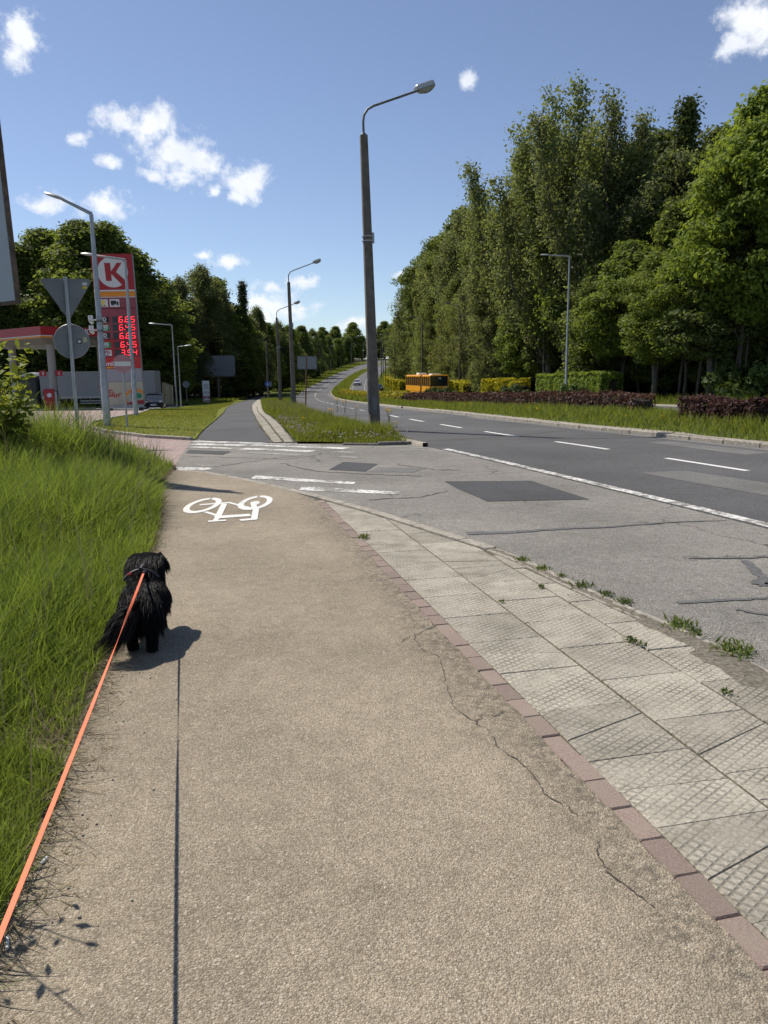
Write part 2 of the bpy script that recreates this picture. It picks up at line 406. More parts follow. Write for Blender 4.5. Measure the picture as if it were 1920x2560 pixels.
def brickm():
    m, nt, b = newm('red_brick_edging'); pw = pos(nt)
    n = noise(nt, pw, 120, 4.0, .7); nb = noise(nt, pw, 5.0, 4.0)
    col = mixc(nt, ramp(nt, n, .35, .75), (.2, .145, .12), (.33, .258, .22))
    col = mixc(nt, ramp(nt, nb, .42, .7, 0, .7), col, (.25, .21, .165))
    oi = nd(nt, 'ShaderNodeObjectInfo').outputs['Random']; k = ramp(nt, oi, 0, 1, .82, 1.12)
    col = mixc(nt, 1.0, col, nd(nt, 'ShaderNodeCombineColor', {0: k, 1: k, 2: k}).outputs[0], 'MULTIPLY')
    nt.links.new(col, b.inputs['Base Color']); b.inputs['Roughness'].default_value = .95
    bump(nt, b, n, .003); return m
M['brick'] = brickm()
def pinkm():
    m, nt, b = newm('pink_block_paving'); p = pos(nt)
    r = nd(nt, 'ShaderNodeVectorRotate', {'Vector': p, 'Angle': R(38)}, rotation_type='Z_AXIS').outputs[0]
    bt = nd(nt, 'ShaderNodeTexBrick', {'Vector': r, 'Scale': 1.0, 'Color1': (.30, .205, .19, 1), 'Color2': (.37, .27, .25, 1), 'Mortar': (.14, .11, .09, 1), 'Mortar Size': .006, 'Brick Width': .2, 'Row Height': .1})
    nb = noise(nt, p, .6, 5.0, .6)
    col = mixc(nt, ramp(nt, nb, .45, .75, 0, .6), bt.outputs[0], (.31, .27, .24))
    nt.links.new(col, b.inputs['Base Color']); b.inputs['Roughness'].default_value = .9
    bump(nt, b, bt.outputs['Fac'], -.003); return m
M['pink'] = pinkm()
def groundm(name, c1, c2, c3, sc=1.2):
    m, nt, b = newm(name); p = pos(nt)
    n = noise(nt, p, sc, 5.0, .65); n2 = noise(nt, p, sc*18, 4.0, .7)
    col = mixc(nt, ramp(nt, n2, .3, .7), c1, c2); col = mixc(nt, ramp(nt, n, .5, .75, 0, .7), col, c3)
    nt.links.new(col, b.inputs['Base Color']); b.inputs['Roughness'].default_value = 1.0; b.inputs['Specular IOR Level'].default_value = .1
    bump(nt, b, n2, .05); return m
M['ground'] = groundm('ground_turf', (.035, .05, .014), (.07, .095, .025), (.085, .08, .035))
M['lawn'] = groundm('mown_lawn', (.115, .14, .024), (.2, .215, .045), (.22, .2, .065), .8)
M['litter'] = groundm('leaf_litter', (.03, .025, .014), (.055, .045, .022), (.03, .04, .015))
M['wild'] = groundm('verge_turf', (.06, .085, .018), (.115, .14, .033), (.14, .13, .055), 1.5)
M['concrete'] = plain('pole_concrete', (.15, .13, .108), .92, var=.25, sc=5, dirt=.75, objc=False, bmp=.004)
M['steel'] = plain('galvanised_steel', (.4, .41, .42), .5, .55, var=.15, sc=5)
M['steel_dark'] = plain('weathered_steel', (.16, .155, .15), .6, .4, var=.3, sc=6)
M['rust'] = plain('rusty_steel', (.2, .1, .05), .85, .1, var=.5, sc=7)
M['signback'] = plain('sign_back_grey', (.22, .235, .25), .55, .2, var=.1, sc=3)
M['plastic_white'] = plain('white_panel', (.72, .72, .72), .5, var=.05)
M['lampglass'] = plain('lamp_glass', (.3, .29, .26), .25, var=.15, sc=20)
M['lamphead'] = plain('lamp_housing', (.42, .44, .46), .45, .3, var=.12)
M['black'] = plain('black_plastic', (.015, .015, .016), .5, var=.2)
M['rubber'] = plain('tyre_rubber', (.02, .02, .02), .9, var=.2)
M['red'] = plain('sign_red', (.4, .014, .022), .45, var=.08, sc=2)
M['rose'] = plain('faded_red_panel', (.3, .06, .08), .5, var=.1, sc=1.5)
M['wred'] = plain('faded_noentry_red', (.48, .24, .27), .55, var=.15, sc=9)
M['orange'] = plain('sign_orange', (.8, .27, .02), .5, var=.06)
M['yellow'] = plain('sign_yellow', (.8, .6, .03), .5, var=.06)
M['green'] = plain('sign_green', (.015, .25, .1), .5, var=.08)
M['blue'] = plain('sign_blue', (.02, .09, .42), .45, var=.08)
M['cream'] = plain('banner_cream', (.48, .45, .34), .7, var=.05)
M['led_off'] = plain('display_grey', (.035, .038, .04), .4, var=.2, sc=3)
M['led'] = plain('led_red', (.6, .02, .03), .5, var=0, emit=(1.0, .03, .05, 1.25))
M['glass'] = plain('window_glass', (.02, .024, .028), .08, var=.1, spec=.8)
M['chrome'] = plain('chrome', (.6, .6, .6), .2, .9, var=.05)
M['headlight'] = plain('headlight', (.6, .62, .65), .12, .3, var=.05)
M['tail'] = plain('tail_lamp', (.4, .01, .015), .25, var=.05)
M['plate'] = plain('number_plate', (.75, .75, .72), .5, var=.04)
M['bark'] = plain('bark', (.06, .05, .038), .95, var=.35, sc=5, bmp=.02)
M['bark_pale'] = plain('bark_pale', (.115, .1, .082), .95, var=.35, sc=5, bmp=.02)
M['twig'] = plain('hedge_twigs', (.03, .022, .016), 1.0, var=.4, sc=9)

# ------------------------------------------------------------------ ground, roads, paths
def axis(spec):
    out = []
    for a, b, st in spec:
        out += list(np.arange(a, b, st))
    return out+[spec[-1][1]]
gx = axis([(-900, -120, 60), (-120, -60, 10), (-60, 60, 3), (60, 120, 10), (120, 900, 60)])
gy = axis([(-120, 0, 12), (0, 120, 3), (120, 460, 8), (460, 1500, 60)])
def gbase(x, y):
    # wooded slopes rise gently away from the road on both sides
    a = fl(y)+14; b = dx(y)-30
    r = max(0, x-a)*.06 if y > 25 else 0
    l = max(0, b-x)*.05 if y > 110 else 0
    return min(r, 9)+min(l, 9)
GV = [(x, y, gz(x, y)-.14+gbase(x, y)) for y in gy for x in gx]
nxg = len(gx)
GF = [(j*nxg+i, j*nxg+i+1, (j+1)*nxg+i+1, (j+1)*nxg+i) for j in range(len(gy)-1) for i in range(nxg-1)]
tag(link('ground', np_mesh('ground', GV, GF), M['ground']), kind='structure')

LANE_L, LANE_R = -3.1, 2.9
road = strip('road', offs(dx, -40, 600, 3, LANE_L-.02), offs(dx, -40, 600, 3, LANE_R), .004, M['road'], 4)
far_road = strip('far_carriageway', offs(fl, -40, 600, 3, 0), offs(fl, -40, 600, 3, 6.6), .004, M['road'], 4)
KERB = [(-3.62, 13.35), (-3.09, 13.1), (-2.08, 11.89), (-1.39, 10.94), (-.86, 10.18), (-.16, 9.07), (.35, 8.17), (.78, 7.38), (1.0, 6.98), (1.2, 6.5), (1.47, 5.64), (1.68, 5.05), (1.9, 4.45), (2.12, 3.6), (2.8, 1.0), (3.75, -3.0), (4.9, -8.0)]
FARK = [(.88, 18.02), (-.39, 17.74), (-2.05, 18.44), (-2.73, 18.84), (-4.92, 19.95)]
jl = offs(dx, -8, 17.8, 3, LANE_L+.05)
junction = sheet('side_road', KERB + jl + [(.9, 18.0), (-.39, 18.4), (-2.0, 19.2), (-2.73, 19.6), (-4.9, 20.4), (-4.95, 19.9), (-3.95, 14.6)], 0.0, M['junction'])
# --- forecourt paving of the filling station (pink blocks)
drive_near = [(-3.85, 14.2), (-5.5, 16.3), (-7.6, 19.0), (-9.6, 21.4), (-14, 27), (-20, 34), (-30, 44), (-48, 60)]
drive_far = [(-4.96, 19.97), (-6.5, 21.1), (-8.4, 23.4), (-9.9, 26.0), (-11.2, 29.5), (-11.9, 34), (-13.6, 43), (-17.2, 58)]
tmpL, tmpR = [], []
for i in range(41):
    t = i/40*(len(drive_near)-1); k = min(int(t), len(drive_near)-2); f = t-k
    tmpL.append(tuple(drive_near[k][c]*(1-f)+drive_near[k+1][c]*f for c in (0, 1)))
    tmpR.append(tuple(drive_far[k][c]*(1-f)+drive_far[k+1][c]*f for c in (0, 1)))
drive = strip('driveway', tmpL, tmpR, -.004, M['pink'], 8)
fcL = [(-48, 60), (-52, 75), (-54, 92)]; fcR = [(-17.2, 58), (-19.6, 72), (-22.6, 90)]
def densify(pts, n):
    out = []
    for a, b in zip(pts, pts[1:]):
        for i in range(n): out.append((a[0]+(b[0]-a[0])*i/n, a[1]+(b[1]-a[1])*i/n))
    return out+[pts[-1]]
strip('forecourt', densify(fcL, 6), densify(fcR, 6), -.006, M['lightpatch'], 8)
# --- far cycle path, its slab strip and the lawn
pathL = pchip([18, 20.1, 32.1, 72, 121, 170], [-4.4, -4.86, -6.85, -14.03, -20.65, -26.5])
pathR = pchip([18, 18.8, 26.1, 44.6, 58.7, 70.2, 120, 170], [-2.55, -2.72, -4.17, -7.5, -9.9, -11.78, -19.04, -25])
slabR = pchip([18, 18.5, 22.3, 27.5, 38.4, 57.9, 119, 170], [-2.0, -2.1, -2.78, -3.7, -5.75, -9.0, -18.2, -24.2])
yy = [18.7+i*1.5 for i in range(101)]
strip('far_cycle_path', [(pathL(y), y+(1.15 if i == 0 else 0)) for i, y in enumerate(yy)], [(pathR(y), y) for y in yy], .006, M['bikeway'], 2)
strip('lawn', [(a, max(b, 19.9)) for a, b in [(-4.98, 20.02), (-6.45, 21.2), (-8.3, 23.5), (-9.8, 26.1), (-11.1, 29.6), (-11.8, 34), (-13.5, 43), (-15.6, 51), (-17.1, 58), (-19.4, 72), (-22.4, 90), (-27, 108)]],
      [(pathL(y)-.02, y) for y in (20.1, 21.2, 23.5, 26.1, 29.6, 34, 43, 51, 58, 72, 90, 108)], .03, M['lawn'], 6)
lawn_kerb = MB()
for a, b in zip([(-4.98, 20.0), (-6.47, 21.15), (-8.35, 23.45), (-9.85, 26.05), (-11.15, 29.55), (-11.85, 34), (-13.55, 43)], [(-6.47, 21.15), (-8.35, 23.45), (-9.85, 26.05), (-11.15, 29.55), (-11.85, 34), (-13.55, 43), (-17.15, 58)]):
    n = max(1, int(math.hypot(b[0]-a[0], b[1]-a[1])/1.0))
    for i in range(n):
        p = (a[0]+(b[0]-a[0])*i/n, a[1]+(b[1]-a[1])*i/n); q = (a[0]+(b[0]-a[0])*(i+1)/n, a[1]+(b[1]-a[1])*(i+1)/n)
        d = Vector((q[0]-p[0], q[1]-p[1])); L = d.length; ang = math.atan2(d.y, d.x)
        lawn_kerb.box(.006, L-.006, -.07, .05, -.2, .075, Matrix.Translation((p[0], p[1], gz(*p))) @ Matrix.Rotation(ang, 4, 'Z'), .012)
lk_ = lawn_kerb.build('lawn_kerb', M['kerb']); lk_['kind'] = 'structure'
# --- verges
def vz(x, y): return gz(x, y)
island = strip('grass_island', [(slabR(y)+.02, y) for y in [18.5+i*1.6 for i in range(60)]], [(dx(y)+LANE_L-.16+(-.1 if i == 0 else 0), y) for i, y in enumerate([18.15+i*1.6 for i in range(60)])], .05, M['wild'], 4)
median = strip('median_verge', offs(dx, -40, 560, 3, LANE_R+.13), [(fl(y)-.12, y) for (_, y) in offs(dx, -40, 560, 3, LANE_R+.13)], .09, M['wild'], 4)
strip('right_verge', offs(fl, -40, 560, 3, 6.62), offs(fl, -40, 560, 3, 11.5), .05, M['wild'], 2)
strip('woodland_floor', offs(fl, 20, 560, 3, 11.4), offs(fl, 20, 560, 3, 34), .06, M['litter'], 6, zf=lambda x, y: gz(x, y)+gbase(x, y)-.08)
strip('hill_verge', offs(dx, 150, 560, 3, -11), offs(dx, 150, 560, 3, LANE_L-.15), .05, M['wild'], 2)
strip('hill_woodland_floor', offs(dx, 140, 560, 3, -45), offs(dx, 140, 560, 3, -10.9), .045, M['litter'], 6, zf=lambda x, y: gz(x, y)+gbase(x, y)-.08)
LW = [(-60, 90), (-60, 150)]
strip('station_woodland_floor', densify([(-64, 91), (-64, 150)], 14), densify([(-23.5, 91), (-21, 150)], 14), .03, M['litter'], 10)
# side street on the left, opposite the median nose
strip('side_street', [(-34+i*1.0, 149+.0*i) for i in range(18)], [(-34+i*1.0, 156) for i in range(18)], -.02, M['road'], 2)
# --- near cycle path
U = Vector((-.2285, .9735)); NN = Vector((.9735, .2285)); P0 = Vector((.72, 3.49))
def bl(t, o): q = P0+U*t+NN*o; return (q.x, q.y)
random.seed(21)
cyc = sheet('cycle_path', [(-1.0, -4.2), (-1.1, .5), (-1.35, 2), (-1.5, 2.7), (-1.65, 3.3), (-1.85, 3.9), (-1.95, 4.4), (-2.2, 5.5), (-2.65, 7.6), (-3.3, 10.2), (-3.85, 12.2), (-3.95, 13.45), (-3.62, 13.3), (-3.09, 13.05), (-2.1, 11.84), (-1.42, 10.9)]+[bl(6.66-i*.04, -.102+.005*math.sin(i*.31)+.004*math.sin(i*.83+1)+random.gauss(0, .0028)) for i in range(354)], .018, M['path'])

def ribbon(name, pts, widths, z, mat, parent, jitter=.3):
    ribbon.k += 1; z += .00012*(ribbon.k % 9)
    vs = []; n = len(pts)
    for i, p in enumerate(pts):
        a = Vector(pts[max(0, i-1)]); b = Vector(pts[min(n-1, i+1)]); d = (b-a).normalized(); nn = Vector((-d.y, d.x))
        w = widths[i] if hasattr(widths, '__len__') else widths
        wl = w*(1+random.uniform(-jitter, jitter))/2; wr = w*(1+random.uniform(-jitter, jitter))/2
        for q in (Vector(p)+nn*wl, Vector(p)-nn*wr): vs.append((q.x, q.y, gz(q.x, q.y)+z))
    F = [(2*i, 2*i+1, 2*i+3, 2*i+2) for i in range(n-1)]
    return link(name, np_mesh(name, vs, F), mat, parent)
ribbon.k = 0
def wobble(pts, n, amp):
    out = []
    for a, b in zip(pts, pts[1:]):
        for i in range(n):
            t = i/n; out.append((a[0]+(b[0]-a[0])*t+random.gauss(0, amp), a[1]+(b[1]-a[1])*t+random.gauss(0, amp)))
    return out+[pts[-1]]
for pts in ([(.32, 4.74), (.18, 4.58), (.19, 4.36), (.3, 4.2), (.31, 3.94), (.31, 3.72), (.33, 3.51), (.41, 3.35), (.47, 3.25), (.48, 3.11), (.55, 2.98), (.59, 2.84), (.61, 2.7), (.67, 2.63), (.69, 2.57)],
            [(.74, 2.45), (.71, 2.39), (.7, 2.32), (.71, 2.25), (.75, 2.17), (.8, 2.08)],
            [(.41, 3.35), (.46, 3.42), (.52, 3.41), (.57, 3.47)], [(.18, 4.58), (.12, 4.5), (.1, 4.41)], [(-1.25, 12.2), (-1.9, 11.4)]):
    pts = wobble(pts, 5, .006)
    ribbon('crack', pts, [.0052*(.1+1.3*random.random()) for _ in pts], .0215, M['crack'], cyc, .6)

# bicycle symbol
sym = MB()
def arc_ring(cx, cy, rx, ry, w, a0, a1, n=40):
    o = [(cx+rx*math.cos(a), cy+ry*math.sin(a)) for a in np.linspace(a0, a1, n)]
    i = [(cx+(rx-w*.75)*math.cos(a), cy+(ry-w*1.6)*math.sin(a)) for a in np.linspace(a0, a1, n)]
    vs = [(x, y, .0225) for x, y in o]+[(x, y, .0225) for x, y in i]
    return sym.add(vs, [(k, k+1, n+k+1, n+k) for k in range(n-1)])
def bar(a, b, w):
    a = Vector(a); b = Vector(b); d = (b-a).normalized(); n = Vector((-d.y, d.x))*w/2
    bar.k += 1; z = .0225+.0002*bar.k
    sym.add([(*(a+n), z), (*(b+n), z), (*(b-n), z), (*(a-n), z)], [(0, 1, 2, 3)])
bar.k = 0
arc_ring(-2.285, 9.58, .205, .58, .095, R(97), R(97+352))
arc_ring(-1.645, 9.73, .205, .56, .095, R(107), R(107+350))
bar((-2.33, 9.6), (-1.97, 9.75), .085); bar((-2.0, 9.76), (-1.56, 9.2), .06); bar((-2.03, 9.66), (-1.93, 8.82), .075)
bar((-2.14, 9.08), (-1.9, 8.76), .06); bar((-1.95, 8.7), (-1.56, 8.83), .16); bar((-1.92, 8.83), (-1.9, 8.47), .06)
bar((-1.97, 8.46), (-1.78, 8.51), .08); bar((-1.56, 9.24), (-1.47, 8.55), .075); bar((-1.45, 8.57), (-1.62, 8.5), .11); bar((-1.57, 9.2), (-1.68, 9.75), .07)
arc_ring(-1.645, 9.66, .06, .17, .055, R(-100), R(150), 16)
sym.build('bicycle_symbol', M['white_clean'], cyc, recalc=False)

# red brick edging, one brick at a time
edging = link('brick_edging', np_mesh('brick_edging', [(*bl(-7.5, -.112), -.02), (*bl(-7.5, .012), -.02), (*bl(6.62, .012), -.02), (*bl(6.62, -.112), -.02)], [(0, 1, 2, 3)]), M['dirt'])
edging['kind'] = 'structure'
bm_ = MB(); bm_.box(.002, .198, -.1, -.004, -.06, .014, None, .006)
b0 = None; ang = math.atan2(U.y, U.x)
for i in range(64):
    t = -6.1+i*.201
    if t > 6.45: break
    if b0 is None:
        b0 = bm_.build('brick', M['brick'], edging); o = b0
        # local x runs along the edging, local y to its left
        for v in b0.data.vertices: v.co.y = -v.co.y-.002
        b0.data.flip_normals()
    else:
        o = b0.copy(); COL.objects.link(o); o.parent = edging
    q = bl(t, 0)
    o.location = (q[0], q[1], random.uniform(-.003, .003)); o.rotation_euler = (random.gauss(0, .01), random.gauss(0, .008), ang+random.gauss(0, .006))

# pavement slabs between the edging and the kerb, clipped where they meet the kerb
def clip_half(poly, a, b):
    """keep the part left of a->b"""
    out = []
    def side(p): return (b[0]-a[0])*(p[1]-a[1])-(b[1]-a[1])*(p[0]-a[0])
    for i, p in enumerate(poly):
        q = poly[(i+1) % len(poly)]; sp, sq = side(p), side(q)
        if sp >= 0: out.append(p)
        if sp*sq < 0:
            t = sp/(sp-sq); out.append((p[0]+(q[0]-p[0])*t, p[1]+(q[1]-p[1])*t))
    return out
pave = sheet('pavement', [bl(-7.5, .008), bl(6.6, .008)]+[(x-.05, y-.02) for x, y in KERB[4:]], -.008, M['moss'])
def inset(poly, g):
    cx = sum(p[0] for p in poly)/len(poly); cy = sum(p[1] for p in poly)/len(poly)
    out = []
    for (x, y) in poly:
        d = math.hypot(x-cx, y-cy)
        out.append((x+(cx-x)/max(d, .01)*g, y+(cy-y)/max(d, .01)*g))
    return out
def slab_piece(poly, parent, name='slab', mat=None, top=.0, th=.05, gap=.005, bev=.005, zb=0, tilt=1.0):
    poly = inset(poly, gap)
    cx = sum(p[0] for p in poly)/len(poly); cy = sum(p[1] for p in poly)/len(poly)
    a = [(x-cx, y-cy) for x, y in poly]; b = inset(a, bev); n = len(a)
    m = MB()
    m.add([(x, y, -th) for x, y in a]+[(x, y, top-bev*.7) for x, y in a]+[(x, y, top) for x, y in b],
          [tuple(range(2*n, 3*n))]+[(r+i, r+(i+1) % n, r+n+(i+1) % n, r+n+i) for r in (0, n) for i in range(n)])
    o = m.build(name, mat or M['slab'], parent)
    o.location = (cx, cy, zb+random.uniform(-.002, .002)*tilt); o.rotation_euler = (random.gauss(0, .0032)*tilt, random.gauss(0, .0032)*tilt, 0)
    return o
def area(p): return abs(sum(p[i][0]*p[(i+1) % len(p)][1]-p[(i+1) % len(p)][0]*p[i][1] for i in range(len(p)))/2)
kseg = [(KERB[i], KERB[i+1]) for i in range(4, len(KERB)-1)]
random.seed(11)
# every slab in the frame's own axes: u along the strip, o across
for c in range(3):
    ph = (0, .27, .11)[c]
    for r in range(-13, 14):
        t0 = r*.5+ph-.005; quad = [(t0, .012+c*.487), (t0+.5, .012+c*.487), (t0+.5, .004+(c+1)*.487), (t0, .004+(c+1)*.487)]
        if c == 0 and r > 12: continue
        poly = [bl(t, o) for t, o in quad]
        # clip against every kerb segment that spans this slab (kerb is on the right of the pavement)
        for a, b in kseg:
            if min(a[1], b[1])-.6 < poly[0][1] < max(a[1], b[1])+.6:
                dvec = Vector((b[0]-a[0], b[1]-a[1])).normalized(); nrm = Vector((dvec.y, -dvec.x))
                aa = (a[0]+nrm.x*.075, a[1]+nrm.y*.075); bb = (b[0]+nrm.x*.075, b[1]+nrm.y*.075)
                poly = clip_half(poly, bb, aa)
                if len(poly) < 3: break
        if len(poly) < 3 or area(poly) < .012: continue
        if random.random() < .36 and area(poly) > .2:          # a cracked slab: two pieces that have parted
            i0 = random.uniform(.25, .75); i1 = random.uniform(.25, .75)
            p = [Vector(q) for q in poly[:4]]
            a = p[0].lerp(p[1], i0); b = p[2].lerp(p[3], 1-i1)
            slab_piece(clip_half(poly, tuple(a), tuple(b)), pave, gap=.0025); slab_piece(clip_half(poly, tuple(b), tuple(a)), pave, gap=.0025)
        else:
            slab_piece(poly, pave)
# flush kerb stones along the pavement and the path
kerb = sheet('flush_kerb', [(x-.16, y-.1) for x, y in KERB[:14]]+[(x+.1, y+.06) for x, y in reversed(KERB[:14])], -.03, M['dirt'], step=None)
pts = KERB[:15]; acc_ = []
for a, b in zip(pts, pts[1:]):
    a = Vector(a); b = Vector(b); L = (b-a).length; n = max(1, round(L/.75)); d = (b-a).normalized(); nr = Vector((d.y, -d.x))
    for i in range(n):
        p = a.lerp(b, i/n); q = a.lerp(b, (i+1)/n)
        w0 = -.07+random.uniform(-.008, .008)
        slab_piece([tuple(p-nr*.055), tuple(q-nr*.055), tuple(q+nr*.07), tuple(p+nr*.07)], kerb, 'kerb_stone', M['kerb'], .012, .06, .006, .008, 0.006 if a.y > 7 else -.006)
# dirt that has filled the joint along the kerb: a thin ragged film
dpts = wobble([(.85, 7.3), (1.1, 6.72), (1.35, 5.9), (1.56, 5.3), (1.76, 4.75), (1.95, 4.2), (2.12, 3.4), (2.5, 1.9)], 14, .006)
vs = []
for i, p in enumerate(dpts):
    w = .022+.17*sst((5.4-p[1])/1.6)*(.75+.22*math.sin(i*.37)+.16*math.sin(i*.9+2)+random.gauss(0, .04)); e = .02+.05*sst((5.2-p[1])/1.5)*random.random()
    vs += [(p[0]-w-.006*random.random(), p[1]-w*.2, .0015), (p[0]-w*.4, p[1]-w*.1, .0115), (p[0]+e, p[1]+.01, .0125), (p[0]+e+.03*random.random(), p[1]+.02, .0045)]
F = [(4*i+k, 4*i+k+1, 4*i+k+5, 4*i+k+4) for i in range(len(dpts)-1) for k in range(3)]
o = link('kerb_dirt', np_mesh('kerb_dirt', vs, F), M['dirt'], pave)

# --- median kerb: single stones where they can be told apart, one strip beyond
mk = empty('median_kerb', (0, 0, 0)); mk['kind'] = 'structure'
kl = offs(dx, -6, 48, .25, LANE_R+.0); tot = 0; seg = [kl[0]]; stones = []
for a, b in zip(kl, kl[1:]):
    tot += math.hypot(b[0]-a[0], b[1]-a[1])
    if tot > 1.0: stones.append((seg[-1], b)); seg.append(b); tot = 0
for a, b in stones:
    d = Vector((b[0]-a[0], b[1]-a[1])); an = math.atan2(d.y, d.x)
    m = MB(); m.box(.008, d.length-.006, -.15, -.002, -.15, .105+random.uniform(-.012, .012), None, .02)
    o = m.build('kerb_stone', M['kerb'], mk); o.location = (a[0], a[1], gz(*a)); o.rotation_euler = (random.gauss(0, .02), 0, an+random.gauss(0, .008))
def kstrip(pl, h, w, name, mat, parent=None):
    vs = []
    for i, p in enumerate(pl):
        a = Vector(pl[max(0, i-1)]); b = Vector(pl[min(len(pl)-1, i+1)]); d = (b-a).normalized(); n = Vector((d.y, -d.x))*w
        z = gz(*p)
        vs += [(p[0], p[1], z-.1), (p[0], p[1], z+h-.02), (p[0]+n.x*.12, p[1]+n.y*.12, z+h), (p[0]+n.x, p[1]+n.y, z+h), (p[0]+n.x, p[1]+n.y, z-.1)]
    F = [(5*i+k, 5*i+k+1, 5*i+k+6, 5*i+k+5) for i in range(len(pl)-1) for k in range(4)]
    o = link(name, np_mesh(name, vs, F), mat, parent)
    if parent is None: o['kind'] = 'structure'
    return o
kstrip(offs(dx, 48.2, 560, 2, LANE_R), .11, .15, 'kerb_run', M['kerb'], mk)
kstrip(offs(fl, -20, 560, 3, .0), .11, -.14, 'far_carriageway_kerb', M['kerb'])
kstrip(offs(dx, 160, 560, 3, LANE_L), .11, -.15, 'hill_kerb', M['kerb'])
kstrip(offs(fl, -20, 560, 3, 6.6), .1, .14, 'right_kerb', M['kerb'])
kstrip(offs(dx, 18.3, 150, 2, LANE_L), .09, -.13, 'island_kerb', M['kerb'])
ik = empty('island_corner_kerb', (0, 0, 0)); ik['kind'] = 'structure'
for a, b, h in (((.86, 18.0), (.55, 17.78), .07), ((.53, 17.77), (-.1, 17.66), .08), ((-.12, 17.66), (-.95, 17.9), .05)):
    d = Vector((b[0]-a[0], b[1]-a[1])); m = MB(); m.box(0, d.length, -.17, 0, -.1, h, None, .02)
    o = m.build('kerb_stone', M['kerb_dark'], ik); o.location = (a[0], a[1], 0); o.rotation_euler = (0, 0, math.atan2(d.y, d.x))
# pale dust and grit washed along the median kerb
strip('kerb_gutter', offs(dx, -20, 60, 2, LANE_R-.28), offs(dx, -20, 60, 2, LANE_R-.005), .0065, M['lightpatch'], 1, parent=road)
strip('grit_edge', offs(dx, -20, 60, 1, LANE_R+.12), [(x+random.uniform(-.12, .2), y) for x, y in offs(dx, -20, 60, 1, LANE_R+.45)], .104, M['dust'], 1, parent=median)

# --- painted markings
def along(fn, y0, y1, off, w, z, name, mat, parent, n=6):
    L = [(lambda t: t)(y0+(y1-y0)*i/n) for i in range(n+1)]
    vs = []
    for y in L:
        t = Vector((fn(y+.2)-fn(y-.2), .4)).normalized(); q = Vector((fn(y), y))+Vector((t.y, -t.x))*off
        for s in (-w/2, w/2):
            r = q+Vector((t.y, -t.x))*s; vs.append((r.x, r.y, gz(r.x, r.y)+z))
    return link(name, np_mesh(name, vs, [(2*i, 2*i+1, 2*i+3, 2*i+2) for i in range(n)]), mat, parent)
DASH = [5.3, 9.3, 13.26, 17.0, 20.59, 24.32, 28.3, 32.24, 38.2, 44.33, 50.2, 55.8, 61.71, 69.71, 77.27, 84.8, 92.66, 99.56, 106.04, 114.3, 123.11, 130.21, 137.33, 145.13, 151.92, 161.13, 167.58, 173.87, 180.16, 185.01, 190.88, 196.15, 202.62, 208.45, 215.15, 221.78, 228.74, 235.47, 244.46, 252.22, 259.65, 267.57, 275.08, 280.92, 288.22, 295.07, 302.95, 311.8, 320, 328, 336, 344, 352, 360, 368, 376]
for i, y in enumerate(DASH):
    hl = .98 if y < 34 else min(2.1, (DASH[min(i+1, len(DASH)-1)]-DASH[i-1])/8)
    along(dx, y-hl, y+hl, 0, .13 if y < 60 else .17, .0085, 'lane_dash', M['white'] if y > 40 else M['white_clean'], road, 3)
for i in range(60):
    along(fl, 30+i*6, 33+i*6, 3.3, .17, .0085, 'lane_dash', M['white'], far_road, 2)
along(dx, -4, 17.6, LANE_L+.1, .17, .0085, 'edge_line', M['white'], road, 26)
along(dx, 40, 150, LANE_R-.45, .1, .0085, 'edge_line', M['white_worn'], road, 20)
along(dx, 165, 380, LANE_L+.3, .15, .0085, 'edge_line', M['white_worn'], road, 40)
for i in range(5): along(dx, 146+i*4.2, 148+i*4.2, LANE_L+.25, .3, .0085, 'give_way_dash', M['white'], road, 2)
along(fl, 30, 400, .35, .12, .0085, 'edge_line', M['white_worn'], far_road, 60)
sheet('cross_bar', [(-9.8, 136.4), (-8.8, 136.2), (-8.8, 137.4), (-9.8, 137.6)], .0085, M['white_worn'], road)
sheet('cross_bar', [(-8.3, 120.0), (-7.3, 119.6), (-7.3, 120.7), (-8.3, 121.1)], .0085, M['white_worn'], road)
# zebra bars (worn) across the side road
def zbar(p, q, w, mat):
    p = Vector(p); q = Vector(q); d = (q-p).normalized(); n = Vector((-d.y, d.x))*w
    a, b, c, e = p, q, q+n, p+n
    sheet('zebra_bar', [tuple(a), tuple(b), tuple(c), tuple(e)], .0045, mat, junction)
zbar((-4.72, 18.55), (-3.35, 17.95), .42, M['white']); zbar((-4.6, 17.85), (-3.4, 17.25), .3, M['white'])
zbar((-4.86, 19.35), (-3.0, 18.55), .38, M['white']); zbar((-3.2, 18.1), (-.9, 16.9), .36, M['white']); zbar((-3.28, 17.2), (-1.6, 16.35), .34, M['white'])
zbar((-3.0, 18.62), (-1.4, 17.8), .12, M['white']); zbar((-2.95, 16.35), (-1.75, 15.65), .26, M['white_worn']); zbar((-1.1, 16.3), (-.7, 15.98), .3, M['white_worn']); zbar((-.95, 15.3), (-.55, 15.0), .25, M['white_worn'])
sheet('zebra_bar', [(-3.8, 13.95), (-3.62, 13.5), (-3.07, 13.36), (-3.06, 13.74)], .0045, M['white'], junction)
sheet('zebra_bar', [(-2.13, 12.2), (-1.0, 11.62), (-.45, 11.4), (-.42, 11.62), (-1.15, 12.0), (-2.1, 12.58)], .0045, M['white'], junction)
sheet('zebra_bar', [(-1.21, 10.87), (-.6, 10.62), (.2, 10.35), (.22, 10.58), (-.55, 10.94), (-1.2, 11.24)], .0045, M['white'], junction)
zbar((-3.5, 14.15), (-3.0, 13.98), .12, M['white_worn'])
for a, b in (((1.02, 17.1), (.55, 16.95)), ((.9, 16.6), (.3, 16.5)), ((.6, 17.4), (.1, 17.3))): zbar(a, b, .16, M['white_worn'])
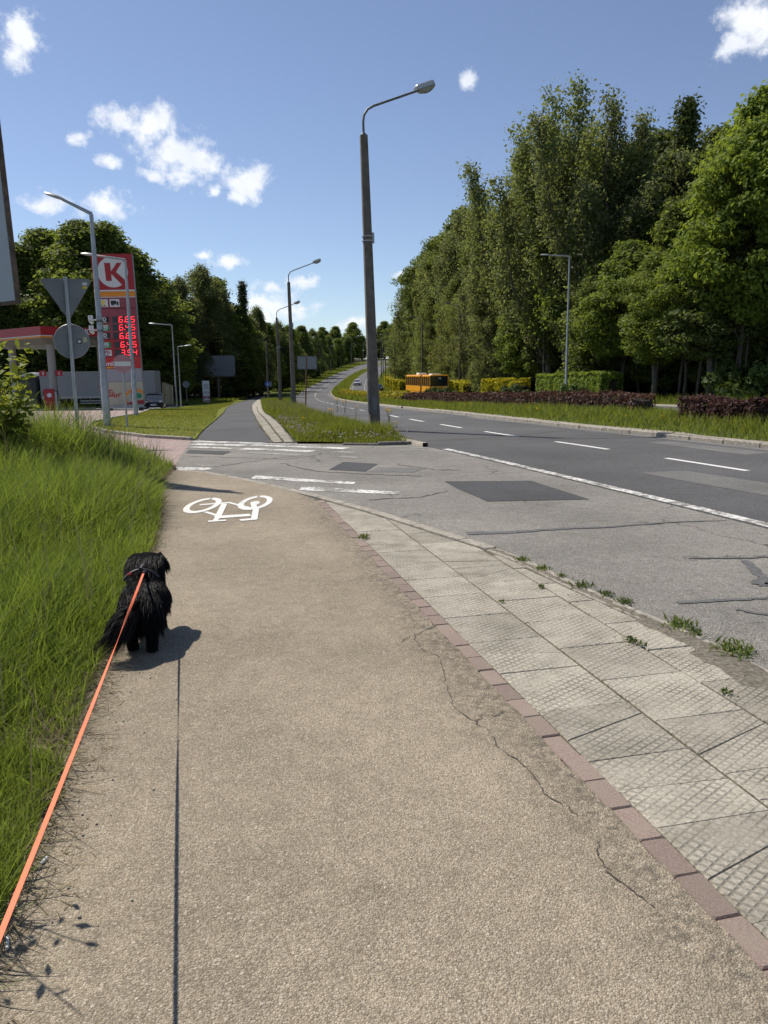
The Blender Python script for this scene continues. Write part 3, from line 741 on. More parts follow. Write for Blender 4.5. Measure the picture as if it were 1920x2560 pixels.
# patches and tar seals
sheet('asphalt_patch', [(.92, 11.56), (2.22, 11.5), (2.63, 9.72), (1.32, 9.66), (1.2, 10.2), (1.06, 10.75), (.98, 11.2)], .0047, M['patch'], junction)
sheet('asphalt_patch', [(-.75, 14.4), (-.1, 14.0), (-.3, 12.9), (-.95, 13.2)], .0047, M['patch'], junction)
sheet('asphalt_patch', [(-4.35, 17.25), (-3.3, 16.75), (-3.35, 16.05), (-4.25, 16.5)], .0043, M['patch'], junction)
sheet('asphalt_patch', [(-.1, 13.5), (.75, 13.3), (.5, 12.7), (-.25, 12.85)], .0043, M['lightpatch'], junction)
sheet('asphalt_patch', [(4.1, 12.25), (4.9, 12.4), (5.5, 10.9), (6.2, 8.6), (5.5, 8.3), (4.55, 10.9)], .0072, M['lightpatch'], road)
sheet('asphalt_patch', [(3.1, 30.2), (3.6, 30.0), (5.6, 23.9), (5.05, 23.6)], .0072, M['lightpatch'], road, step=2)
sheet('asphalt_patch', [(6.0, 17.5), (6.6, 17.65), (7.6, 14.9), (6.9, 14.6)], .0072, M['lightpatch'], road)
for pts, w in (([(.84, 7.7), (1.3, 7.72), (1.78, 7.86), (2.38, 7.93), (3.04, 8.13), (3.72, 8.2)], (.13, .12, .08, .07, .04, .02)), ([(2.66, 6.51), (3.0, 6.5), (3.35, 6.53), (3.9, 6.5)], (.03, .05, .05, .05)),
               ([(3.09, 6.4), (3.02, 6.1), (2.97, 5.85), (2.84, 5.66)], (.06, .1, .08, .1)), ([(2.84, 5.66), (2.95, 5.72), (3.2, 5.7)], (.1, .1, .05)), ([(2.06, 5.21), (2.4, 5.27), (2.75, 5.31), (3.2, 5.28)], (.06, .05, .04, .03)), ([(2.39, 5.05), (2.5, 4.95), (2.7, 4.86)], (.02, .05, .05))):
    p2 = wobble(pts, 6, .008); w2 = list(np.interp(np.linspace(0, 1, len(p2)), np.linspace(0, 1, len(w)), w))
    ribbon('tar_seal', p2, w2, .0052, M['tar'], junction, .3)
for pts, w in (([(.9, 18.6), (2.6, 19.3), (5.0, 21.5)], .05), ([(-4.3, 16.0), (-2.6, 15.3), (-1.9, 15.0), (-1.4, 15.6)], .03), ([(-3.05, 13.9), (-2.2, 15.2), (-1.7, 15.6)], .03), ([(-1.9, 14.3), (-1.2, 13.1), (-.4, 12.6), (.6, 12.2)], .035), ([(-.2, 9.9), (.5, 10.1), (.9, 10.6)], .025), ([(.3, 13.8), (.9, 13.0), (1.3, 12.9)], .03)):
    p2 = wobble(pts, 8, .025); ribbon('crack', p2, [w*(.5+random.random()) for _ in p2], .0062 if p2[0][1] > 18 else .0035, M['crack'], road if p2[0][1] > 18 else junction, .5)
# concrete slab strip beside the far cycle path
fs = strip('far_slab_strip', [(pathR(y)+.01, y) for y in yy], [(slabR(y)+.02, y) for y in yy], .004, M['dirt'], 1)
random.seed(5)
y = 18.75
row = 0
while y < 40:
    h = .42+random.uniform(-.03, .03)
    for c in range(2):
        def fx(t, yv): return pathR(yv)*(1-t)+slabR(yv)*t
        t0, t1 = c/2+.02, (c+1)/2-.0
        q = [(fx(t0, y), y), (fx(t1, y), y-.03), (fx(t1, y+h), y+h-.03), (fx(t0, y+h), y+h)]
        cy_ = sum(p[1] for p in q)/4; cx_ = sum(p[0] for p in q)/4
        o = slab_piece(q, fs, 'slab', M['slab'], .03, .03, .035, .012, gz(cx_, cy_), 2.2)
    y += h
far_rest = strip('slab_run', [(pathR(y)+.03, y) for y in [40+i*2 for i in range(50)]], [(slabR(y), y) for y in [40+i*2 for i in range(50)]], .03, M['slab'], 2, parent=fs)

for t_ in (.03, .5, .97):                              # moss and grit in the long joints of the far slabs
    pp = [(pathR(y)*(1-t_)+slabR(y)*t_+random.gauss(0, .012), y) for y in np.arange(18.8, 60, .45)]
    ribbon('joint_moss', pp, [.03+.05*random.random()**2 for _ in pp], .0335, M['moss'], fs, .5)

# ------------------------------------------------------------------ grass
def in_poly(P, poly):
    x, y = P[:, 0], P[:, 1]; ins = np.zeros(len(P), bool); n = len(poly)
    for i in range(n):
        x1, y1 = poly[i]; x2, y2 = poly[(i+1) % n]
        c = ((y1 > y) != (y2 > y)) & (x < (x2-x1)*(y-y1)/(y2-y1+1e-12)+x1)
        ins ^= c
    return ins
def scatter(poly, n):
    a = np.array(poly); lo, hi = a.min(0), a.max(0); out = []
    tot = 0
    while tot < n:
        P = lo+(hi-lo)*rng.random((n*2, 2)); P = P[in_poly(P, poly)]; out.append(P); tot += len(P)
        if len(P) == 0: break
    return np.concatenate(out)[:n]
def vgz(P, f=None):
    f = f or gz
    return np.array([f(float(a), float(b)) for a, b in P])
def vnoise(P, sc, seed=0):
    """cheap smooth noise in 0..1"""
    r = np.random.default_rng(seed); v = np.zeros(len(P))
    for k in range(5):
        a = r.uniform(0, 2*math.pi); f = sc*(1.0+.7*k); ph = r.uniform(0, 6.28)
        v += np.sin((P[:, 0]*math.cos(a)+P[:, 1]*math.sin(a))*f+ph)/(1+.4*k)
    return np.clip(.5+v/4.2, 0, 1)
def blades(P, z, h, w, lean, bend, seg=3, var=None, az=None):
    n = len(P); a = rng.random(n)*2*math.pi if az is None else az
    la = rng.random(n)*2*math.pi
    ld = np.stack([np.cos(la), np.sin(la)], 1)*(lean*(.3+rng.random(n)))[:, None]
    wd = np.stack([np.cos(a), np.sin(a)], 1)
    V = np.zeros((n, seg+1, 2, 3), np.float32)
    for k in range(seg+1):
        t = k/seg
        off = ld*(t*.35+bend*t*t)
        zz = z+h*(t-.28*t*t*(np.hypot(ld[:, 0], ld[:, 1])/np.maximum(h, .01)))
        ww = w*(1-t**1.6)*.5+w*.03
        for s, sg in ((0, -1), (1, 1)):
            V[:, k, s, 0] = P[:, 0]+off[:, 0]+wd[:, 0]*ww*sg
            V[:, k, s, 1] = P[:, 1]+off[:, 1]+wd[:, 1]*ww*sg
            V[:, k, s, 2] = zz
    base = (np.arange(n)*(seg+1)*2)[:, None]
    F = np.concatenate([base+np.array([[2*k, 2*k+1, 2*k+3, 2*k+2]]) for k in range(seg)], 0)
    vv = rng.random(n) if var is None else var
    return V.reshape(-1, 3), F, np.tile(vv, seg)
def grass_obj(name, parts, mat, label, cat='grass'):
    Vs, Fs, As, b = [], [], [], 0
    for V, F, A in parts:
        Vs.append(V); Fs.append(F+b); As.append(A); b += len(V)
    me = np_mesh(name, np.concatenate(Vs), np.concatenate(Fs), False, np.concatenate(As))
    return tag(link(name, me, mat), label, cat, kind='stuff')
M['grass'] = leafm('tall_grass', (.08, .138, .022), (.25, .315, .052), .48, .5, rnd=0, tc=(.34, .42, .045))
M['grass2'] = leafm('island_grass', (.095, .135, .022), (.22, .255, .05), .45, .55, rnd=0)
M['lawnblade'] = leafm('lawn_blade', (.14, .175, .03), (.26, .275, .06), .4, .6, rnd=0)
M['straw'] = leafm('dry_straw', (.13, .1, .055), (.33, .27, .16), .2, .8, rnd=0, tc=(.3, .24, .12))
M['seed'] = leafm('seed_heads', (.16, .14, .08), (.28, .25, .15), .3, .8, rnd=0, tc=(.3, .25, .15))

edge_x = pchip([-5, .5, 1.98, 2.62, 3.24, 3.84, 4.33, 5.49, 7.6, 10.17, 12.2, 14.14, 20], [-.85, -1.0, -1.14, -1.26, -1.4, -1.55, -1.63, -1.87, -2.29, -2.97, -3.48, -3.85, -5.5])
def bank(x, y):
    d = edge_x(y)-x
    b = max(0, d-.25)
    fade = sst((19.5-y+ (x+7.5)*-.25)/5.0) if y > 12 else 1.0
    return min(.62, b*.16)*fade+gz(x, y)
verge_poly = [(-1.0, -.5), (-1.1, 1.9), (-1.22, 2.6), (-1.38, 3.24), (-1.53, 3.84), (-1.62, 4.33), (-1.86, 5.49), (-2.28, 7.6), (-2.96, 10.17), (-3.47, 12.2), (-3.84, 14.0), (-5.4, 16.2), (-7.6, 18.9), (-9.5, 21.2), (-13.8, 26.7), (-17, 27), (-13, 16), (-9, 9), (-5, 3), (-3.4, -.5)]
vs = []; ys = np.arange(-3, 27.5, .12)
rows = []
for y in ys:
    xe = edge_x(y)+.0+.035*math.sin(y*5.1)+.03*math.sin(y*11.7+1)+random.gauss(0, .022) if y < 14 else float(np.interp(y, [14, 16.2, 18.9, 21.2, 26.7], [-3.84, -5.35, -7.55, -9.45, -13.7]))
    if y > 19.2: xe -= .15
    rows.append([(xe-(0 if k == 0 else .12*(k**1.75)), y) for k in range(16)])
for r in rows:
    for k, (x, y) in enumerate(r):
        vs.append((x, y, bank(x, y)+.03+(.012*random.random() if k else -.022)))
F = [(i*16+k, (i+1)*16+k, (i+1)*16+k+1, i*16+k+1) for i in range(len(rows)-1) for k in range(15)]
tag(link('left_verge', np_mesh('left_verge', vs, F, True), M['soil']), kind='structure')
parts = []
def vpoly(y0, y1, wid):
    r = [(edge_x(y)-.02, y) for y in np.arange(y0, y1+.01, .3)]
    return r+[(edge_x(y)-wid(y), y) for y in np.arange(y1, y0-.01, -.3)]
def add_verge(poly, n, hs, ws, seg=3):
    P = scatter(poly, n); d = np.array([edge_x(float(y))-x if y < 14 else 2.0 for x, y in P])
    P = P[d > -.03+.07*rng.random(len(P))]; d = np.array([edge_x(float(y))-x if y < 14 else 2.0 for x, y in P])
    cl = vnoise(P, 2.4, 4); cl2 = vnoise(P, .8, 9)
    h = hs*(.42+.58*np.clip(d/.55, .08, 1))*(.55+.6*cl)*(.65+.6*rng.random(len(P)))*(.8+.35*cl2)
    far = np.clip((P[:, 1]-2)/10, 0, 1)
    w = ws*(.7+.6*rng.random(len(P)))*(1+.9*far)
    z = vgz(P, bank)
    pt = vnoise(P, 1.1, 23)
    parts.append(blades(P, z, h, w, h*(.3+.6*rng.random(len(P))), .75, seg, np.clip(.45*rng.random(len(P))+.35*(1-cl)+.3*pt-.05, 0, 1)))
    q = rng.random(len(P)) < .045                       # broad leaves of docks and dandelions low in the grass
    parts.append(blades(P[q], z[q], h[q]*.55, w[q]*4.2, h[q]*.5, .8, 3, .25*rng.random(q.sum())))
add_verge(vpoly(.6, 3.2, lambda y: 1.0), 17000, .56, .0058)
add_verge(vpoly(3.2, 6.5, lambda y: 1.0+.35*(y-2)), 21000, .5, .0062)
add_verge(vpoly(6.5, 10.5, lambda y: 1.2+.45*(y-2)), 26000, .55, .0072)
add_verge(vpoly(10.5, 14, lambda y: 1.2+.45*(y-2)), 17000, .46, .0085)
add_verge([(-3.9, 14.0), (-5.4, 16.1), (-7.6, 18.8), (-9.5, 21.1), (-13.7, 26.6), (-14.5, 26), (-12, 18), (-9.5, 14)], 14000, .42, .0095)
grass_obj('tall_grass', parts, M['grass'], 'tall green unmown grass on the left bank beside the beige path')
# dry straw and dead stems at the foot of the bank
P = scatter(vpoly(.5, 14, lambda y: .3), 8200); P[:, 0] += .07*rng.random(len(P)); z = vgz(P, bank)+.022
parts = [blades(P, z, .03+.1*rng.random(len(P)), np.full(len(P), .006), .16*np.ones(len(P)), .9, 3)]
P = scatter([(edge_x(y)+.22*rng.random(), y) for y in np.arange(.6, 6.5, .2)]+[(edge_x(y)-.1, y) for y in np.arange(6.5, .6, -.2)], 900)
parts.append(blades(P, np.full(len(P), .021), .006+.015*rng.random(len(P)), np.full(len(P), .004), .09*np.ones(len(P)), .9, 2))
grass_obj('dry_straw', parts, M['straw'], 'dry brown straw and dead stems along the foot of the grass bank', 'straw')
# seed stalks
P = np.concatenate([scatter(vpoly(7, 14, lambda y: 1.2+.35*(y-2)), 420), scatter([(-3.9, 14.0), (-5.4, 16.0), (-7.6, 18.7), (-9.5, 21), (-9.5, 17), (-6, 12)], 420), scatter(vpoly(2.5, 7, lambda y: .9+.3*(y-2)), 90)])
z = vgz(P, bank); h = .55+.42*rng.random(len(P)); fr = np.clip(P[:, 1]/12, .3, 1.4)
parts = [blades(P, z, h, .004+.003*fr, h*.3, .5, 4)]
grass_obj('seed_stalks', parts, M['seed'], 'thin seed stalks rising out of the left grass bank')
# island between cycle path and road
isl = [(slabR(y)+.04, y) for y in np.arange(18.6, 100, 2)]+[(dx(y)+LANE_L-.2, y) for y in np.arange(100, 18.2, -2)]
isl = [(-2.02, 18.5)]+[(slabR(y)+.04, y) for y in np.arange(19, 100, 2)]+[(dx(y)+LANE_L-.2, y) for y in np.arange(100, 19, -2)]+[(.75, 18.15), (-.4, 17.8)]
parts = []
P = scatter([p for p in isl if p[1] < 34], 36000)
cl = vnoise(P, 1.6, 2); dd = np.minimum(np.array([x-slabR(float(y)) for x, y in P])/.9, 1); de = np.clip((P[:, 1]-18.0)/1.2, .35, 1)
h = (.16+.3*cl)*(.6+.6*rng.random(len(P)))*(.4+.6*np.clip(dd, 0, 1))*de
parts.append(blades(P, vgz(P)+.05, h, .012+.008*rng.random(len(P)), h*.5, .6, 2, np.clip(.6*rng.random(len(P))+.4*cl, 0, 1)))
P = scatter([p for p in isl if p[1] > 32], 22000); cl = vnoise(P, 1.0, 3)
h = (.2+.3*cl)*(.6+.6*rng.random(len(P)))
parts.append(blades(P, vgz(P)+.05, h, .03+.02*rng.random(len(P)), h*.5, .6, 2))
grass_obj('island_grass', parts, M['grass2'], 'knee-high grass on the island around the tall concrete lamp post')
P = scatter([p for p in isl if 21 < p[1] < 60], 500); h = .5+.25*rng.random(len(P))
grass_obj('island_seed_stalks', [blades(P, vgz(P)+.05, h, .008+.006*rng.random(len(P)), h*.3, .5, 3)], M['seed'], 'pale seed stalks standing in the island grass')
# mown lawn and median grass
P = scatter([(-5.1, 20.3), (-6.5, 21.5), (-8.3, 23.8), (-9.8, 26.4), (-11.1, 30), (-11.8, 34.4), (-13.5, 43), (-15.6, 51), (-17.1, 58), (-19.4, 72), (-22.4, 90), (-17.2, 90), (-14.1, 72), (-10.6, 50), (-6.9, 32), (-5, 20.6)], 52000)
h = .03+.05*rng.random(len(P)); fr = np.clip(P[:, 1]/30, .8, 2.6)
grass_obj('lawn_grass', [blades(P, vgz(P)+.03, h, (.018+.012*rng.random(len(P)))*fr, h*.8, .6, 1)], M['lawnblade'], 'short mown grass of the lawn in front of the filling station')
med = offs(dx, 12, 75, 2, LANE_R+.3)+[(fl(y)-.2, y) for y in np.arange(75, 12, -2)]
P = scatter(med, 42000); cl = vnoise(P, .9, 6)
dk = np.array([x-(dx(float(y))+LANE_R) for x, y in P])
h = (.12+.22*cl)*(.5+.8*rng.random(len(P)))*np.clip(.35+dk*.5, .3, 1.25)
parts = [blades(P, vgz(P)+.09, h, .018+.014*rng.random(len(P)), h*.6, .6, 2)]
med2 = offs(dx, 75, 320, 3, LANE_R+.3)+[(fl(y)-.2, y) for y in np.arange(320, 75, -4)]
P = scatter(med2, 16000); h = .25+.25*rng.random(len(P))
parts.append(blades(P, vgz(P)+.09, h, .1+.06*rng.random(len(P)), h*.5, .6, 2))
rv = [(fl(y)+6.8, y) for y in np.arange(25, 330, 4)]+[(fl(y)+11.5, y) for y in np.arange(330, 25, -4)]
P = scatter(rv, 22000); h = .3+.5*rng.random(len(P)); fr = np.clip(P[:, 1]/60, .5, 4)
parts.append(blades(P, vgz(P)+.05, h, .03*fr, h*.5, .6, 2))
hv = [(dx(y)+LANE_L-.3, y) for y in np.arange(165, 400, 5)]+[(dx(y)-10.5, y) for y in np.arange(400, 165, -5)]
P = scatter(hv, 9000); h = .2+.25*rng.random(len(P))
parts.append(blades(P, vgz(P)+.05, h, .16+.1*rng.random(len(P)), h*.5, .6, 2))
P = scatter([(-30, 93), (-18.5, 93), (-21.5, 125), (-36, 125)], 7000); h = .15+.3*rng.random(len(P))
parts.append(blades(P, vgz(P)+.03, h, .06+.05*rng.random(len(P)), h*.5, .6, 2))
grass_obj('verge_grass', parts, M['grass2'], 'uncut grass on the median and the verges along the road')
# clover and daisies in the island: too many and too small to count
P = scatter([(-2.0, 18.6), (-3.9, 28), (-2.8, 28), (-1.2, 21), (.3, 20), (.7, 18.3), (-.4, 17.9)], 900); z = vgz(P)+.12+.16*rng.random(len(P))
V = []; Fq = []
s = .014+.012*rng.random(len(P))
for i in range(len(P)):
    b = len(V); x, y = P[i]; r = s[i]
    V += [(x-r, y, z[i]), (x, y-r, z[i]), (x+r, y, z[i]), (x, y+r, z[i]), (x, y, z[i]+r), (x, y, z[i]-r*.6)]
    Fq += [(b, b+1, b+4), (b+1, b+2, b+4), (b+2, b+3, b+4), (b+3, b, b+4), (b+1, b, b+5), (b+2, b+1, b+5), (b+3, b+2, b+5), (b, b+3, b+5)]
M['clover'] = leafm('clover_flower', (.34, .22, .2), (.55, .5, .42), .2, .8, rnd=0, tc=(.5, .4, .35))
tag(link('clover_flowers', np_mesh('clover_flowers', V, Fq, False, rng.random(len(Fq))), M['clover']), 'small pinkish clover and daisy heads in the island grass', 'clover', kind='stuff')
M['petal'] = leafm('yellow_petal', (.75, .52, .02), (.9, .7, .05), .3, .6, rnd=.05, tc=(.9, .6, .02))
M['stem'] = plain('green_stem', (.07, .11, .03), .7, var=.2)
def flower(x, y, z, h, n, r, label, group=None):
    h *= .82; r *= .7
    t = empty('yellow_wildflower', (x, y, z), 0, label, 'wildflower', group)
    m = MB(); tips = []
    for k in range(n):
        a = random.uniform(0, 6.28); sp = h*random.uniform(.05, .28)
        tip = Vector((math.cos(a)*sp, math.sin(a)*sp, h*random.uniform(.85, 1.05))); tips.append(tip)
        m.tube([(0, 0, 0), (tip.x*.25, tip.y*.25, h*.55), tip], [r*.12, r*.1, r*.07], 4, False)
    m.build('stem', M['stem'], t)
    for tip in tips:
        hm = MB()
        for ring, rr, zz in ((0, r, .25*r), (1, r*.6, .45*r)):
            vs = [(0, 0, 0)]; nn = 10
            for i in range(nn): vs.append((rr*math.cos(6.283*i/nn), rr*math.sin(6.283*i/nn), zz*(1.2 if i % 2 else .7)))
            hm.add(vs, [(0, i+1, (i+1) % nn+1) for i in range(nn)])
        hm.add([(r*.35*math.cos(6.283*i/5), r*.35*math.sin(6.283*i/5), -r*.05) for i in range(5)]+[(0, 0, -r*.6)], [(i, (i+1) % 5, 5) for i in range(5)])
        o = hm.build('flower_head', M['petal'], t); o.location = tip; o.rotation_euler = (random.gauss(.2, .25), random.gauss(0, .25), random.random()*6)
    return t
for x, y, h, n, r, lab in [(-6.3, 55, .8, 7, .09, 'yellow flower clump on the island in front of the rusty sign post'), (-2.2, 38, .8, 5, .07, 'yellow flower clump at the island edge left of the lamp post base'),
        (-1.6, 33, .75, 6, .06, 'yellow flowers standing against the road just left of the lamp post'), (-1.7, 25.5, .6, 6, .05, 'yellow flower clump in the middle of the island grass'),
        (.2, 24.2, .62, 7, .055, 'yellow flowers just right of the concrete lamp post base'), (-1.2, 20.1, .35, 2, .04, 'low yellow flower near the front of the island'), (-2.35, 23.2, .4, 4, .04, 'yellow flowers beside the far slab strip'),
        (-.95, 27.5, .6, 4, .04, 'yellow flowers behind the middle of the island'), (.35, 20.3, .4, 3, .035, 'yellow flowers by the road corner of the island')]:
    flower(x, y, gz(x, y)+.05, h, n, r, lab)
for x, y, h, n, r, lab in [(-7.9, 19.2, .95, 5, .045, 'tall yellow flowers left of the give way sign post'), (-5.5, 15.7, .62, 5, .035, 'yellow flowers at the far edge of the left grass bank'), (-3.25, 9.7, .5, 2, .022, 'small yellow flower in the bank by the bicycle symbol'), (-6.3, 16.8, .66, 4, .03, 'yellow flowers in the bank near the driveway')]:
    flower(x, y, bank(x, y), h, n, r, lab)
for i in range(10):
    y = random.uniform(22, 50); x = dx(y)+LANE_R+random.uniform(1.6, 5.5)
    if x > fl(y)-1: x = fl(y)-1.6
    flower(x, y, gz(x, y)+.09, .3, 4, .035, 'small yellow flowers in the grass of the median', 'yellow flowers in the median grass')
# weeds in the pavement joints
ORDW = ['first', 'second', 'third', 'fourth', 'fifth', 'sixth', 'seventh', 'eighth', 'ninth', 'tenth', 'eleventh', 'twelfth', 'thirteenth', 'fourteenth', 'fifteenth', 'sixteenth', 'seventeenth', 'eighteenth', 'nineteenth', 'twentieth']
WY = [6.51, 6.2, 5.96, 5.67, 5.42, 5.24, 4.71, 4.56, 4.25, 4.42, 5.65, 5.29, 7.55, 3.66]
M['weed'] = leafm('weed', (.06, .1, .02), (.15, .19, .05), .35, .6)
for i, (x, y, r) in enumerate([(1.2, 6.51, .13), (1.31, 6.2, .13), (1.41, 5.96, .1), (1.5, 5.67, .16), (1.62, 5.42, .12), (1.69, 5.24, .13), (1.88, 4.71, .18), (1.93, 4.56, .12), (2.03, 4.25, .22), (1.5, 4.42, .11), (1.19, 5.65, .07), (.83, 5.29, .05), (-.2, 7.55, .14), (1.72, 3.66, .07)]):
    r *= .6; n = int(90*r/.1); P = np.random.default_rng(i).normal(0, r*.38, (n, 2)); P[:, 1] *= 1.3
    h = r*.5*(.3+rng.random(n)*.8)
    V, F, A = blades(P, np.zeros(n), h, .009+.006*rng.random(n), r*.5*np.ones(n), .5, 2)
    o = link('weed', np_mesh('weed', V, F, False, A), M['weed'], None, (x, y, .012))
    rk = sorted(WY, reverse=True).index(y)
    tag(o, ('farthest' if rk == 0 else ORDW[rk]+' from the far end')+' of the green weed tufts in the slab pavement', 'weed', 'weeds in the pavement joints')

# ------------------------------------------------------------------ trees
def leaf_quads(C, N, size, seed, asp=1.5, up=None):
    r = np.random.default_rng(seed); n = len(C)
    N = N/np.maximum(np.linalg.norm(N, axis=1, keepdims=True), 1e-6)
    t = r.normal(size=(n, 3)); t -= N*(t*N).sum(1, keepdims=True); t /= np.maximum(np.linalg.norm(t, axis=1, keepdims=True), 1e-6)
    b = np.cross(N, t); s = size*(.55+.9*r.random(n))[:, None]
    V = np.stack([C-t*s*asp*.5, C+b*s*.42+N*s*.08, C+t*s*asp*.5, C-b*s*.42+N*s*.08], 1).reshape(-1, 3)
    F = np.arange(n*4).reshape(-1, 4)
    return V, F
def tree_proto(kind, seed):
    r = np.random.default_rng(seed); rd = random.Random(seed)
    H = 20.0
    P = dict(maple=dict(cb=.2, n=190, lv=190, rc=1.2, ls=.235, w=.30, prof=lambda s: (math.sin(math.pi*min(1, s*.88+.12))**.6)*(1.05-.35*s), up=.5, flat=.62),
             highmaple=dict(cb=.33, n=180, lv=190, rc=1.35, ls=.26, w=.34, prof=lambda s: (math.sin(math.pi*min(1, s*.85+.15))**.5)*(1.05-.35*s), up=.5, flat=.6),
             dense=dict(cb=.1, n=200, lv=170, rc=1.15, ls=.24, w=.29, prof=lambda s: (math.sin(math.pi*min(1, s*.85+.15))**.55)*(1.08-.4*s), up=.45, flat=.75),
             willow=dict(cb=.08, n=210, lv=190, rc=1.0, ls=.175, w=.33, prof=lambda s: (math.sin(math.pi*min(1, s*.82+.18))**.5)*(1.0-.3*s), up=.15, flat=1.1),
             ash=dict(cb=.3, n=150, lv=170, rc=1.05, ls=.22, w=.27, prof=lambda s: math.sin(math.pi*min(1, s*.9+.1))**.7, up=.4, flat=.55),
             poplar=dict(cb=.16, n=230, lv=170, rc=.42, ls=.155, w=.2, prof=lambda s: 1, up=.2, flat=1.0),
             column=dict(cb=.08, n=100, lv=190, rc=.42, ls=.17, w=.075, prof=lambda s: (math.sin(math.pi*min(1, s*.8+.17))**.6)*(1.1-.35*s), up=.2, flat=1.0))[kind]
    asc = kind in ('poplar', 'column')
    trunk = MB(); Cs, Ns = [], []
    bend = [(0, 0)]+[(rd.uniform(-.35, .35)*k/3, rd.uniform(-.35, .35)*k/3) for k in range(1, 6)]
    tz = [0, H*.15, H*.35, H*.55, H*.75, H*.93]
    tp = [Vector((bend[i][0], bend[i][1], tz[i])) for i in range(6)]
    tk = .62 if kind == 'highmaple' else 1.0
    trunk.tube(tp, [q*tk for q in (.34, .27, .22, .16, .09, .025)], 8)
    def at(h):
        h = max(0, min(h, H*.92)); i = max(0, min(4, bisect.bisect_right(tz, h)-1)); return tp[i].lerp(tp[i+1], (h-tz[i])/(tz[i+1]-tz[i]))
    lob = [(rd.uniform(0, 6.28), rd.uniform(.1, .95), rd.uniform(.12, .34)) for _ in range(9)]
    if kind == 'poplar':                              # several steep leaders, each a loose feathered plume
        leaders = [(0.0, 0.0, 1.0)]+[(i*6.283/8+rd.uniform(-.35, .35), rd.uniform(.1, .26), rd.uniform(.62, .97)) for i in range(8)]
        for li, (la, lr_, lh) in enumerate(leaders):
            tip = Vector((math.cos(la)*lr_*H, math.sin(la)*lr_*H, H*lh)); bs = at(H*rd.uniform(.12, .3)) if li else at(H*.4)
            md_ = bs.lerp(tip, .5)+Vector((math.cos(la)*lr_*H*.22, math.sin(la)*lr_*H*.22, -H*.02))
            if li: trunk.tube([bs, md_, tip], [.12, .075, .02], 5, False)
            nb = P['n']//9
            for j in range(nb):
                u_ = .12+.88*(j+rd.random())/nb
                q = bs.lerp(md_, u_*2) if u_ < .5 else md_.lerp(tip, u_*2-1)
                a = rd.uniform(0, 6.283); rad = (1.9-1.45*u_)*rd.uniform(.5, 1.25)
                c = q+Vector((math.cos(a)*rad, math.sin(a)*rad, rad*rd.uniform(.7, 1.5)))
                if rd.random() < .7: trunk.tube([q, q.lerp(c, .5)-Vector((0, 0, .1)), c], [.035, .02, .006], 3, False)
                n = P['lv']; t = r.random(n)**.7
                base = np.array(q)+(np.array(c)-np.array(q))*t[:, None]
                pts = base+r.normal(size=(n, 3))*P['rc']*(.5+.6*np.sin(np.pi*np.clip(t, .05, .95)))[:, None]
                Cs.append(pts); Ns.append((pts-base)*.8+r.normal(size=(n, 3))*.55+np.array([0, 0, P['up']]))
    for k in range(P['n'] if kind != 'poplar' else 0):
        s = (k+.5)/P['n']; s = min(1, max(0, s+rd.uniform(-.04, .04)))
        a = k*2.39996+rd.uniform(-.5, .5)
        rad = P['w']*H*P['prof'](s)
        f = 1.0
        for la, ls_, amp in lob: f += amp*math.exp(-((math.cos(a-la)-1)**2)*2-((s-ls_)/.16)**2)-.06
        rad *= f*(.35+.65*math.sqrt(rd.random()))
        hz = H*(P['cb']+(1-P['cb'])*s)
        c = Vector((math.cos(a)*rad, math.sin(a)*rad, hz*.97))
        root = at(hz-(rad*1.9+H*.05 if asc else rad*.75+.3))
        c = c+Vector((at(hz).x, at(hz).y, 0))
        mid = root.lerp(c, .5)+Vector((0, 0, (-rad*.16 if asc else rad*.12)))
        if rd.random() < (.75 if asc else .6):
            rr = .03+.012*rad
            trunk.tube([root, mid, c], [rr, rr*.6, rr*.2], 4, False)
        n = P['lv']
        if asc:
            t = r.random(n)**.75; A = np.array(root.lerp(c, .25)); B = np.array(mid); D = np.array(c)
            base = ((1-t)**2)[:, None]*A+(2*t*(1-t))[:, None]*B+(t*t)[:, None]*D
            pts = base+r.normal(size=(n, 3))*P['rc']*(.45+.55*np.sin(np.pi*np.clip(t, 0, .95)))[:, None]
            out = pts-base
        else:
            g = r.normal(size=(n, 3)); g /= np.linalg.norm(g, axis=1, keepdims=True)
            rr = P['rc']*(.6+.7*rd.random())*(r.random(n)**.45)
            g2 = g*np.array([1.15, 1.15, P['flat']]); pts = np.array(c)+g2*rr[:, None]; out = g
            if kind == 'willow': pts[:, 2] -= .5*rr*r.random(n)
        Cs.append(pts); Ns.append(out*.8+r.normal(size=(n, 3))*.55+np.array([0, 0, P['up']]))
    Cs = np.concatenate(Cs); Ns = np.concatenate(Ns)
    V, F = leaf_quads(Cs, Ns, P['ls'], seed+1)
    # colour differs from clump to clump and leaf to leaf
    cv = np.repeat(r.random(len(F)//P['lv']+1), P['lv'])[:len(F)]; var = np.clip(.55*cv+.45*r.random(len(F)), 0, 1)
    crown = np_mesh(kind+'_crown', V, F, False, var)
    me = bpy.data.meshes.new(kind+'_trunk'); me.from_pydata(trunk.v, [], trunk.f)
    for p in me.polygons: p.use_smooth = True
    return me, crown
LEAF = dict(maple=leafm('maple_leaf', (.065, .103, .021), (.185, .245, .052), .52), highmaple=leafm('bright_maple_leaf', (.07, .112, .022), (.2, .26, .054), .52), dense=leafm('broad_leaf', (.088, .128, .028), (.18, .23, .058), .6),
            willow=leafm('willow_leaf', (.1, .128, .048), (.2, .235, .1), .6), ash=leafm('ash_leaf', (.09, .13, .03), (.18, .225, .06), .44),
            poplar=leafm('poplar_leaf', (.095, .13, .048), (.205, .24, .1), .52), column=leafm('column_leaf', (.045, .065, .02), (.095, .12, .04), .3))
PROTO = {}
